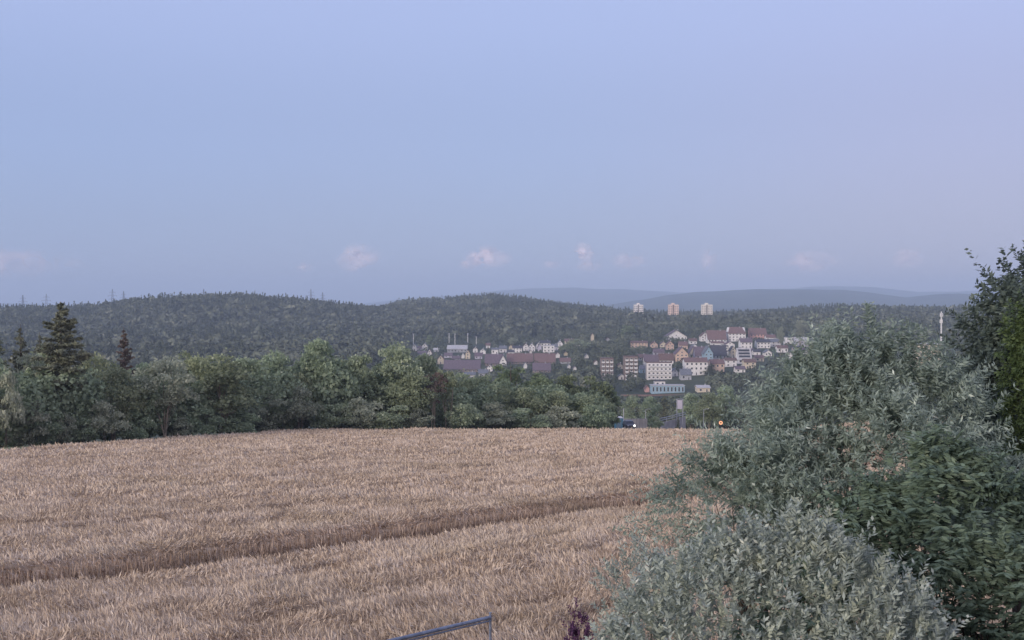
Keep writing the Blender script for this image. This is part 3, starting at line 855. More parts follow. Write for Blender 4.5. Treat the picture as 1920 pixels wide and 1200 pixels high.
HS = [
 # px, foot, ridge, width, wall, roof, label, options
 (777, 658, 645, 8, 'white', 'grey', 'small white gabled house under the leftmost tall pale mast', dict(gable=True, depth=9)),
 (786, 656, 650, 9, 'lilac', 'purple', 'low lilac-grey link building between the two leftmost white houses', dict(depth=7)),
 (796, 656, 644, 11, 'white', 'grey', 'white house with grey roof immediately left of the solitary yellowish-green tree', dict(gable=True, depth=9)),
 (791, 669, 659, 17, 'lilac', 'purple', 'broad lilac house with dim purple roof below the two leftmost white houses', dict(depth=10)),
 (805, 671, 655, 9, 'white', 'brown', 'narrow white gable house just above the crown of the big dark hedge tree', dict(gable=True, depth=9)),
 (826, 683, 667, 12, 'cream', 'red', 'cream gable with reddish roof edge peeping over the hedge tree by the long purple roof', dict(gable=True, depth=11)),
 (818, 660, 653, 10, 'grey', 'pale', 'little grey shed with pale roof left of the long greenhouse', dict(depth=6)),
 (857, 661, 648, 38, 'grey', 'pale', 'long pale greenhouse-like shed below the row of slender masts', dict(depth=16, roof_frac=0.5, chim=False, name='shed', cat='shed')),
 (877, 673, 656, 9, 'cream', 'brown', 'cream narrow gable standing just below the right end of the long pale shed', dict(gable=True, depth=8)),
 (868, 672, 662, 6, 'white', 'grey', 'tiny white gable left of the cream narrow gable below the pale shed', dict(gable=True, depth=6)),
 (891, 661, 651, 9, 'white', 'brown', 'small white house under the rightmost slender mast', dict(gable=True, depth=8)),
 (915, 653, 644, 8, 'white', 'red', 'lone white house high at the wood edge right of the slender masts', dict(depth=8)),
 (866, 698, 677, 70, 'brown', 'purple', 'very long hall with a broad purple-brown roof above the hedge', dict(depth=22, roof_frac=0.72, chim=False, name='hall', cat='hall')),
 (881, 713, 699, 20, 'white', 'grey', 'white house half hidden behind the hedge below the long purple hall', dict(depth=10, roof_frac=0.3)),
 (906, 706, 694, 18, 'grey', 'grey', 'grey house with blue-grey roof right below the long purple hall', dict(depth=10, roof_frac=0.5)),
 (918, 697, 684, 11, 'white', 'purple', 'bright white wing at the right end of the long purple hall', dict(gable=True, depth=10)),
 (926, 686, 665, 34, 'brown', 'purple', 'steep purple-brown roofed barn left of the tall white gable', dict(depth=14, roof_frac=0.75, name='barn', cat='barn')),
 (943, 690, 666, 14, 'white', 'slate', 'tall pointed white gable house with dark roof at the centre of the village', dict(gable=True, depth=13, roof_frac=0.55)),
 (928, 664, 653, 13, 'white', 'grey', 'white house at the left end of the long white row below the hillside wood', dict(depth=9, roof_frac=0.25)),
 (943, 661, 649, 14, 'white', 'grey', 'second house from the left in the long white row below the wood', dict(depth=9)),
 (958, 655, 647, 8, 'cream', 'brown', 'cream small house in the white row beside a pale bushy tree', dict(gable=True, depth=8)),
 (970, 661, 649, 18, 'white', 'slate', 'broad white terrace in the middle of the long white row', dict(depth=9, roof_frac=0.3)),
 (986, 658, 644, 11, 'white', 'brown', 'white gable right of the broad white terrace in the row', dict(gable=True, depth=9)),
 (997, 659, 644, 13, 'white', 'grey', 'tall pale house with dark side roof at the middle right of the white row', dict(gable=True, depth=12)),
 (1012, 659, 645, 7, 'lilac', 'slate', 'slim lilac gable between two white blocks of the row', dict(gable=True, depth=9)),
 (1029, 661, 649, 22, 'white', 'pale', 'flat topped white block at the right of the long white row', dict(depth=10, flat=True)),
 (1023, 649, 639, 19, 'white', 'slate', 'white terrace with dark roof directly above the flat topped white block', dict(depth=9)),
 (1050, 654, 638, 11, 'white', 'grey', 'white gable house between the flat block and the red roofed house', dict(gable=True, depth=9)),
 (1068, 648, 636, 18, 'cream', 'red', 'cream house with small red roof at the right end of the white row', dict(depth=9, roof_frac=0.3)),
 (975, 683, 664, 50, 'brown', 'red', 'long building with wide red-brown roof right of the tall white gable', dict(depth=16, roof_frac=0.75, name='barn', cat='barn')),
 (1022, 684, 664, 40, 'brown', 'red', 'red-brown roofed building just right of the longest red roof', dict(depth=16, roof_frac=0.75)),
 (995, 664, 656, 4.5, 'white', 'red', 'tiny white shed house above the seam of the two red-brown roofs', dict(gable=True, depth=5, win=False)),
 (1016, 699, 682, 34, 'brown', 'purple', 'low purple roofed building below the red-brown roofs', dict(depth=13, roof_frac=0.7)),
 (1046, 671, 661, 8, 'white', 'red', 'small white gable left of the dark tree mass with a round window', dict(gable=True, depth=7)),
 (1061, 667, 659, 7, 'cream', 'brown', 'small cream house at the top of the dark tree mass', dict(gable=True, depth=7)),
 (1067, 691, 683, 6, 'white', 'grey', 'tiny white house showing inside the dark tree mass', dict(gable=True, depth=6, win=False)),
 (1078, 695, 687, 6, 'white', 'purple', 'tiny white house lowest in the dark tree mass', dict(gable=True, depth=6, win=False)),
 (985, 693, 680, 7, 'white', 'grey', 'small white house peeping over the yellowish hedge below the red roofs', dict(gable=True, depth=7)),
 (1111, 642, 625, 6, 'cream', 'red', 'slim cream turret house with red cap alone before the wood', dict(gable=True, depth=5, roof_frac=0.3)),
 (1140, 641, 633, 7, 'grey', 'brown', 'faint grey gable among trees left of the peach building', dict(gable=True, depth=7)),
 (1199, 652, 640, 32, 'peach', 'brown', 'long low peach building at the left end of the hillside houses', dict(depth=11, roof_frac=0.25)),
 (1227, 652, 641, 13, 'orange', 'brown', 'small orange house right of the long low peach building', dict(gable=True, depth=9)),
 (1268, 637, 619, 42, 'white', 'purple', 'wide white gabled chalet with purple roof standing highest above the orange houses', dict(gable=True, depth=14, roof_frac=0.7, eaves=1.4)),
 (1257, 656, 640, 14, 'orange', 'red', 'orange house with red-brown roof below the wide white chalet', dict(gable=True, depth=9)),
 (1282, 655, 641, 16, 'orange', 'red', 'second orange house, right of its red roofed twin below the chalet', dict(depth=9, roof_frac=0.45)),
 (1322, 640, 624, 16, 'white', 'brown', 'white gable at the left end of the long red-brown roof', dict(gable=True, depth=12)),
 (1345, 643, 620, 36, 'white', 'red', 'long house with wide red-brown roof high on the village slope', dict(depth=14, roof_frac=0.7)),
 (1346, 652, 641, 24, 'white', 'red', 'white terraced house directly below the wide red-brown roof', dict(depth=9, roof_frac=0.25)),
 (1369, 653, 641, 18, 'white', 'purple', 'white terraced house right of the one below the wide red roof', dict(gable=True, depth=9)),
 (1382, 640, 614, 34, 'white', 'red', 'highest big white house with hipped brown roof right of the wide red roof', dict(depth=13, roof_frac=0.42, hip=True)),
 (1400, 654, 635, 22, 'white', 'purple', 'white house under the right corner of the highest hipped roof', dict(depth=11, roof_frac=0.35)),
 (1422, 637, 616, 32, 'pink', 'red', 'pinkish house with long sloping brown roof at the wood edge', dict(depth=12, roof_frac=0.5)),
 (1432, 653, 637, 26, 'white', 'slate', 'white row house with dark roof below the pinkish house', dict(depth=10, roof_frac=0.3)),
 (1455, 650, 636, 18, 'white', 'grey', 'white house with grey roof beside the pale poplar', dict(depth=9, roof_frac=0.35)),
 (1468, 661, 648, 20, 'white', 'brown', 'lower white house with brown roof nearest the pale leafy tree top', dict(depth=9, roof_frac=0.35)),
 (1482, 646, 633, 18, 'white', 'grey', 'white house with flat grey roof right of the pale poplar', dict(depth=9, flat=True)),
 (1504, 650, 633, 24, 'lilac', 'pale', 'pale lilac terrace with light roof at the right end of the village', dict(depth=10, roof_frac=0.4)),
 (1526, 650, 636, 20, 'white', 'grey', 'rightmost white terrace of the village before the wood', dict(depth=9, roof_frac=0.35)),
 (1482, 672, 661, 9, 'white', 'brown', 'small white gable showing alone through the pale leafy tree top', dict(gable=True, depth=8)),
 (1279, 682, 652, 24, 'peach', 'purple', 'tall peach and white gable house with dark roof on its right', dict(gable=True, depth=15, roof_frac=0.4)),
 (1301, 675, 650, 20, 'cream', 'purple', 'cream pointed gable house second from the left in the middle row', dict(gable=True, depth=14, roof_frac=0.55)),
 (1314, 678, 651, 20, 'lilac', 'purple', 'lilac house with big purple roof behind the cream pointed gable', dict(depth=13, roof_frac=0.6)),
 (1329, 680, 650, 17, 'blue', 'grey', 'tall house with light blue gable in the middle row', dict(gable=True, depth=13, roof_frac=0.42)),
 (1349, 673, 648, 28, 'grey', 'slate', 'dark slate roofed house right of the light blue gable', dict(depth=13, roof_frac=0.72)),
 (1363, 667, 648, 10, 'white', 'slate', 'slim white gable left of a matching gable above the striped roof', dict(gable=True, depth=9)),
 (1375, 669, 650, 11, 'cream', 'slate', 'cream gable above the left corner of the striped roof', dict(gable=True, depth=9)),
 (1222, 684, 666, 28, 'white', 'purple', 'house with purple-brown roof behind the left half of the white balcony block', dict(depth=11, roof_frac=0.6)),
 (1250, 683, 664, 27, 'white', 'brown', 'house with brown roof behind the right half of the white balcony block', dict(depth=11, roof_frac=0.6)),
 (1236, 667, 655, 20, 'lilac', 'purple', 'lilac house wedged above the two roofs behind the balcony block', dict(depth=9, roof_frac=0.5)),
 (1205, 676, 665, 16, 'grey', 'brown', 'grey house left of the two roofs behind the balcony block', dict(depth=9, roof_frac=0.5)),
 (1244, 651, 641, 12, 'cream', 'purple', 'small cream house between the two smaller orange houses', dict(gable=True, depth=8)),
 (1300, 645, 635, 14, 'white', 'brown', 'small white house right of the wide white chalet', dict(depth=8)),
 (1303, 656, 646, 10, 'white', 'grey', 'little white gable right of the second orange house', dict(gable=True, depth=8)),
 (1390, 664, 653, 14, 'white', 'purple', 'white gable just above the peak of the striped roof', dict(gable=True, depth=8)),
 (1407, 664, 654, 14, 'lilac', 'purple', 'lilac house right of the gable above the striped roof', dict(depth=8)),
 (1420, 666, 655, 13, 'white', 'slate', 'white house with slate roof, second right of the gable above the striped roof', dict(depth=8)),
 (1425, 678, 667, 16, 'cream', 'red', 'cream house with red roof right of the striped roof', dict(depth=9)),
 (1441, 668, 657, 14, 'white', 'grey', 'white house with grey roof below the white row house', dict(gable=True, depth=9)),
 (1446, 640, 628, 18, 'white', 'red', 'white house with red roof between the pinkish house and the poplar', dict(depth=9, roof_frac=0.4)),
 (1496, 661, 650, 16, 'cream', 'slate', 'cream house with slate roof below the pale lilac terrace', dict(depth=9)),
 (1512, 664, 653, 16, 'white', 'purple', 'white house with purple roof just below the pale lilac terrace', dict(depth=9)),
 (1548, 652, 641, 14, 'lilac', 'grey', 'lilac house with grey roof beyond the rightmost white terrace', dict(depth=9)),
 (1325, 694, 682, 14, 'white', 'slate', 'white gable between the large red eaved house and the peach one', dict(gable=True, depth=9)),
 (1266, 706, 692, 13, 'white', 'grey', 'white gable right beside the white balcony block', dict(gable=True, depth=9)),
 (1389, 699, 688, 18, 'white', 'purple', 'white house with purple roof below the long white wall house', dict(depth=9)),
 (1163, 692, 682, 11, 'cream', 'brown', 'cream gable between the two brown apartment buildings', dict(gable=True, depth=8)),
 (1166, 712, 702, 12, 'white', 'grey', 'white gable low between the two brown apartment buildings', dict(gable=True, depth=8)),
 (1207, 700, 686, 14, 'blue', 'grey', 'pale blue house between the brown and the white apartment buildings', dict(depth=9)),
 (1118, 684, 676, 8, 'white', 'brown', 'tiny white gable left of the dark apartment building', dict(gable=True, depth=7)),
 (1100, 672, 664, 8, 'white', 'grey', 'tiny white gable deep in the trees left of the apartment buildings', dict(gable=True, depth=7)),
 (840, 671, 662, 15, 'lilac', 'purple', 'lilac house below the left end of the long pale shed', dict(depth=8, roof_frac=.5)),
 (855, 677, 668, 16, 'grey', 'purple', 'grey house just above the long purple hall', dict(depth=8, roof_frac=.5)),
 (897, 673, 662, 14, 'lilac', 'purple', 'lilac house right of the cream narrow gable', dict(depth=8, roof_frac=.5)),
 (905, 664, 654, 11, 'white', 'grey', 'white house between the rightmost mast and the long white row', dict(gable=True, depth=8)),
 (958, 665, 657, 12, 'white', 'slate', 'white front house directly above the longest red roof', dict(depth=7, roof_frac=.4)),
 (1010, 655, 642, 11, 'white', 'slate', 'white gable left of the terrace with dark roof', dict(gable=True, depth=9)),
 (1040, 657, 646, 12, 'lilac', 'grey', 'lilac house immediately right of the flat topped white block', dict(depth=9)),
 (1082, 652, 642, 12, 'white', 'slate', 'white house with slate roof beside the round crowned tree', dict(depth=8)),
 (1060, 682, 672, 20, 'grey', 'red', 'grey house with red roof at the right of the red-brown roofs', dict(depth=9, roof_frac=.6)),
 (1306, 704, 672, 44, 'white', 'red', 'large white house with red eaves right of the balcony block', dict(depth=13, roof_frac=0.22)),
 (1346, 699, 675, 26, 'peach', 'red', 'peach house beneath a dark fir, right of the large red eaved house', dict(depth=12, roof_frac=0.3)),
 (1371, 688, 672, 22, 'white', 'brown', 'long white wall house below the striped roof, left half', dict(depth=10, roof_frac=0.25)),
 (1407, 692, 674, 22, 'cream', 'brown', 'cream house at the right end below the striped roof', dict(depth=10, roof_frac=0.3)),
 (1287, 713, 693, 20, 'grey', 'grey', 'grey roofed house in front of the large red eaved house', dict(depth=10, roof_frac=0.5)),
 (1238, 725, 716, 20, 'white', 'slate', 'small white cabin below the balcony block above the blue hall', dict(depth=8, flat=True)),
 (1214, 736, 724, 8, 'pink', 'red', 'tiny pink house at the left end of the blue hall', dict(gable=True, depth=6)),
 (1320, 736, 724, 24, 'cream', 'pale', 'low beige building right of the blue hall beneath dark trees', dict(depth=10, roof_frac=0.3)),
]
for (px, pb, pt, w, wa, ro, lab, opt) in HS:
    house(px, pb, pt, w, wa, ro, lab, **opt)

# house whose roof carries rows of dark solar panels
e, d, W, H, z0 = house(1397, 682, 654, 26, 'white', 'pale', 'house with a steep pale roof striped by dark panels', gable=False, depth=12, roof_frac=0.7)
wh = H*0.3; rh = H*0.7
for i in range(3):
    r = MB(); f0, f1 = 0.12+i*0.28, 0.30+i*0.28
    def q(fr, xx): return (xx, 0.0 + 6*fr - 0.05, wh + rh*fr + 0.36)
    r.add([q(f0, -W*.42), q(f0, W*.42), q(f1, W*.42), q(f1, -W*.42)], [(0, 1, 2, 3)])
    r.add([(a, b, c+0.08) for a, b, c in (q(f0, -W*.42), q(f0, W*.42), q(f1, W*.42), q(f1, -W*.42))], [(0, 1, 2, 3)])
    r.build('solar_panel', m_dark, e)

def flats(px, pyb, pyt, wpx, label, cols, floors, wall='white', roof='brown', depth=13):
    """block of flats with a balcony at every window"""
    e, d, W, H, z0 = house(px, pyb, pyt, wpx, wall, roof, label, depth=depth, flat=True, name='apartment_building', cat='apartment building', win=False)
    sh = H/floors
    for f in range(floors):
        for c in range(cols):
            x = -W/2 + (c+.5)*W/cols
            window(e, x, 0, sh*f+0.5, min(1.6, W/cols*.5), sh*0.55)
            b = MB(); bw = W/cols*0.72
            b.box(x-bw/2, x+bw/2, -1.3, -0.02, sh*f+0.05, sh*f+0.22)
            b.box(x-bw/2, x+bw/2, -1.3, -1.22, sh*f+0.22, sh*f+1.15)
            b.box(x-bw/2, x-bw/2+.07, -1.22, -0.02, sh*f+0.22, sh*f+1.15)
            b.box(x+bw/2-.07, x+bw/2, -1.22, -0.02, sh*f+0.22, sh*f+1.15)
            b.build('balcony', m_white, e)
flats(1237, 712, 681, 48, 'wide white apartment building with balconies above the blue hall', 6, 4)
flats(1184, 714, 670, 26, 'brown apartment building with bright rounded balconies left of the white one', 3, 6, wall='brown')
flats(1139, 712, 673, 24, 'dark apartment building almost hidden by trees at the far left of the balcony blocks', 3, 5, wall='brown')

# long blue hall by the railway cutting
def blue_hall():
    d = 706.
    x = P(1253, d); z0 = gz(x, d); W = 62/FPX*d; H = (739-725)/FPX*d
    e = empty('blue_hall', (x, d, z0)); tag(e, 'long low light blue hall at the foot of the village', 'hall')
    b = MB(); b.box(-W/2, W/2, 0, 9, -2, H); b.build('wall', WALL['blue'], e)
    b = MB(); b.box(-W/2-.3, W/2+.3, -.4, 9.3, H, H+.35); b.build('roof', ROOF['pale'], e)
    for i in range(9):
        xx = -W/2 + (i+.5)*W/9
        window(e, xx, 0, 1.0, 1.2, H*0.62)
    HOUSE_PX.append((1222, 1284, 725, 739, d))
    b = MB(); d2 = 690.; x2 = P(1235, d2)
    b.box(x2-24, x2+24, d2, d2+.5, gz(x2, d2)-1.5, ZL(740, d2))
    o = b.build('brick_wall', mat_rough('brick_reddish', (0.16, 0.10, 0.09), (0.24, 0.16, 0.14), 0.6)); tag(o, 'long low reddish-brown wall in front of the blue hall', 'wall')
    HOUSE_PX.append((1170, 1300, 739, 744, d2))
blue_hall()

# three tower blocks on the wooded ridge
def tower(px, pyt, wpx, wall, label):
    d = 1850.; x = P(px, d); zt = ZL(pyt, d); z0 = gz(x, d); W = wpx/FPX*d
    e = empty('tower_block', (x, d, z0), math.radians(-8)); tag(e, label, 'tower block', 'tower blocks on the wooded ridge')
    H = zt - z0
    for s in (-1, 1):
        b = MB(); x0, x1 = (-W/2, -W*0.055) if s < 0 else (W*0.055, W/2)
        b.box(x0, x1, 0, 14, -2, H); o = b.build('wing', wall, e)
        for f in range(int(H/3)):
            for k in range(2):
                xx = x0 + (k+.5)*(x1-x0)/2
                bb = MB(); bb.box(xx-1.3, xx+1.3, -0.05, 0.0, f*3+1.0, f*3+1.9); bb.build('window', m_glass, o)
    b = MB(); b.box(-W*0.055, W*0.055, 3, 12, -2, H-0.8); b.build('stairwell', WALL['brown'], e)
    b = MB(); b.box(-W*.2, W*.12, 5, 11, H, H+2.6); b.build('lift_housing', wall, e)
w1 = plaster('tower_white', (0.78, 0.74, 0.70)); w2 = plaster('tower_peach', (0.78, 0.60, 0.50)); w3 = plaster('tower_cream', (0.80, 0.74, 0.64))
tower(1197, 571, 18, w1, 'shortest white tower block, furthest left of the three on the ridge')
tower(1262.5, 571, 20, w2, 'peach coloured tower block, middle one of the three on the ridge')
tower(1325.5, 571, 21, w3, 'cream tower block, furthest right of the three on the ridge')
for p_, b_ in ((1197, 588), (1262, 598), (1325, 598)): HOUSE_PX.append((p_-12, p_+12, b_-24, b_, 1850.))

# warehouse and phone mast seen right of the willow
e, d, W, H, z0 = house(1742, 700, 646, 52, 'cream', 'pale', 'flat cream warehouse beside the tall white mast', depth=18, flat=True, name='warehouse', cat='warehouse', at_y=700., win=False)
for k in range(6):
    window(e, -W/2+(k+.5)*W/6, 0, H-3.4, 2.0, 1.3)
def phone_mast():
    d = 690.; x = P(1765, d); z0 = gz(x, d); zt = ZL(584, d)
    e = empty('phone_mast', (x, d, z0)); tag(e, 'tall white phone mast rising beside the cream warehouse', 'mast')
    b = MB(); b.tube([(0, 0, -1), (0, 0, (zt-z0)*.6), (0, 0, zt-z0)], [0.62, 0.5, 0.3], 10); b.build('pole', m_white, e)
    for k, (a, zz) in enumerate([(0, -2.2), (2.1, -2.2), (4.2, -2.2), (1, -6.2), (3.1, -6.2), (5.2, -6.2)]):
        b = MB(); cx, cy = math.cos(a)*.75, math.sin(a)*.75; zc = zt-z0+zz
        b.box(cx-.22, cx+.22, cy-.22, cy+.22, zc-1.1, zc+1.1); b.box(min(0, cx), max(0, cx), cy*.5-.05, cy*.5+.05, zc-.05, zc+.05)
        b.build('antenna', m_white, e)
phone_mast()
HOUSE_PX.append((1758, 1772, 585, 650, 690.))

# slender masts at the wood edge
for (px, pt, pb, lab) in [(775, 627, 652, 'pale slender mast above the leftmost white house'), (842, 626, 652, 'left one of the two close slender masts above the long pale shed'),
                          (853, 627, 652, 'right one of the two close slender masts above the long pale shed'),
                          (877, 626, 652, 'slender mast with a lamp head above the right end of the long pale shed'), (893, 632, 655, 'shortest slender mast, just left of the lone white house')]:
    d = 1240.; x = P(px, d); z0 = gz(x, d)
    e = empty('floodlight_mast', (x, d, z0)); tag(e, lab, 'mast', 'slender masts at the wood edge')
    zt = ZL(pt, d)-z0
    b = MB(); b.tube([(0, 0, -1), (0, 0, zt)], [0.42, 0.3], 8); b.build('pole', m_white, e)
    b = MB(); b.box(-.9, .9, -.3, .1, zt-.2, zt+.9); b.build('lamp_head', m_metal, e)
    HOUSE_PX.append((px-3, px+3, pt, pb, d))

# power pylons behind the ridge
def pylon_meshes():
    H = 46.
    legs, arms = MB(), []
    def wz(z): return 3.6*(1-z/H)**1.2 + 0.45
    zs = [0, 7, 13, 18, 23, 27, 31, 35, 38.5, 42, H]
    t = 0.20
    for sx in (-1, 1):
        for sy in (-1, 1):
            legs.tube([(sx*wz(z), sy*wz(z), z) for z in zs], [t]*len(zs), 4)
    for a, b in zip(zs[:-1], zs[1:]):
        for (s0, s1) in (((-1,-1),(1,-1)), ((1,-1),(1,1)), ((1,1),(-1,1)), ((-1,1),(-1,-1))):
            legs.tube([(s0[0]*wz(a), s0[1]*wz(a), a), (s1[0]*wz(b), s1[1]*wz(b), b)], [.12, .12], 4)
            legs.tube([(s1[0]*wz(a), s1[1]*wz(a), a), (s0[0]*wz(b), s0[1]*wz(b), b)], [.12, .12], 4)
    for z, w in ((28, 6.5), (34, 8.0), (40, 5.2)):
        m = MB()
        for s in (-1, 1):
            m.tube([(0, -.5, z), (s*w, 0, z)], [.16, .12], 4); m.tube([(0, .5, z), (s*w, 0, z)], [.16, .12], 4)
            m.tube([(0, 0, z+1.8), (s*w, 0, z)], [.14, .1], 4)
            m.tube([(s*w*.95, 0, z), (s*w*.95, 0, z-1.8)], [.12, .12], 4)
        arms.append(m)
    return legs.mesh('tower_lattice', m_steel), [a.mesh('crossarm', m_steel) for a in arms]
pm, pa = pylon_meshes()
for (px, pt, lab) in [(43, 553, 'faint pylon standing leftmost of all on the horizon'), (87, 551, 'second pylon from the left edge, left of the tall spruce'),
                      (211, 542, 'tall pylon where the left wooded hill begins to rise'), (232, 546, 'smaller pylon right beside the tall one at the hill foot'),
                      (382, 542, 'pylon tip rising from the top of the left wooded hill'), (583, 542, 'taller pylon of the pair over the right shoulder of the left hill'),
                      (605, 548, 'lower pylon of the pair over the right shoulder of the left hill')]:
    d = float(tab(RIDGE_D, px)) + 120; x = P(px, d)
    e = empty('power_pylon', (x, d, ZL(pt, d)-46.0*0.95), RNG.uniform(-.5, .5), 0.95); tag(e, lab, 'pylon', 'power pylons along the ridge')
    link('tower_lattice', pm, e)
    for a in pa: link('crossarm', a, e)

plant_far_wood()
plant_village_wood()
plant_hedge_back()

# ------------------------------------------------------------------ the hedge of trees beyond the field
BR = [broad_proto(100+i, mat='broad', bark='bark_pale', base=0.2, lobes=30+4*(i % 3), stems=1+(i == 2)) for i in range(4)]
BD = [broad_proto(200+i, mat='broad_dark', lobes=36, n=6200, base=0.12) for i in range(3)]
BY = [broad_proto(300+i, mat='broad_yel', lobes=30, base=0.06, W=8, top=0.7) for i in range(3)]
BP = [broad_proto(400+i, mat='broad_pale', lobes=24, base=0.40, n=4200, stems=4, bark='bark_pale', droop=0.4, leaf=0.33) for i in range(2)]
SH = [broad_proto(500+i, H=6, W=6, base=0.02, lobes=18, n=2600, leaf=0.28, mat='broad_pale', trunk_r=0.07, stems=3) for i in range(3)]
SG = [broad_proto(520+i, H=6, W=6, base=0.02, lobes=18, n=2600, leaf=0.28, mat='broad_dark', trunk_r=0.07, stems=3) for i in range(2)]
CO = [conifer_proto(600, bare=0.30, bark='bark_pale', R=3.8, n=17000, leaf=0.32, gappy=0.25), conifer_proto(601, gappy=0.3, n=9000, R=3.4, leaf=0.32), conifer_proto(602, mat='conifer_red', gappy=0.3, n=9000, R=3.4, leaf=0.32)]
BARE = [broad_proto(700, H=12, W=6, base=0.35, lobes=14, n=1300, mat='conifer_red', stems=4, bark='bark_pale', leaf=0.3), broad_proto(701, H=12, W=5, base=0.3, lobes=14, n=1500, mat='broad', stems=3, bark='bark_pale', leaf=0.3)]
NB, NS, NC, NX = (12., 9.), (6., 6.), (16., 5.8), (12., 6.)
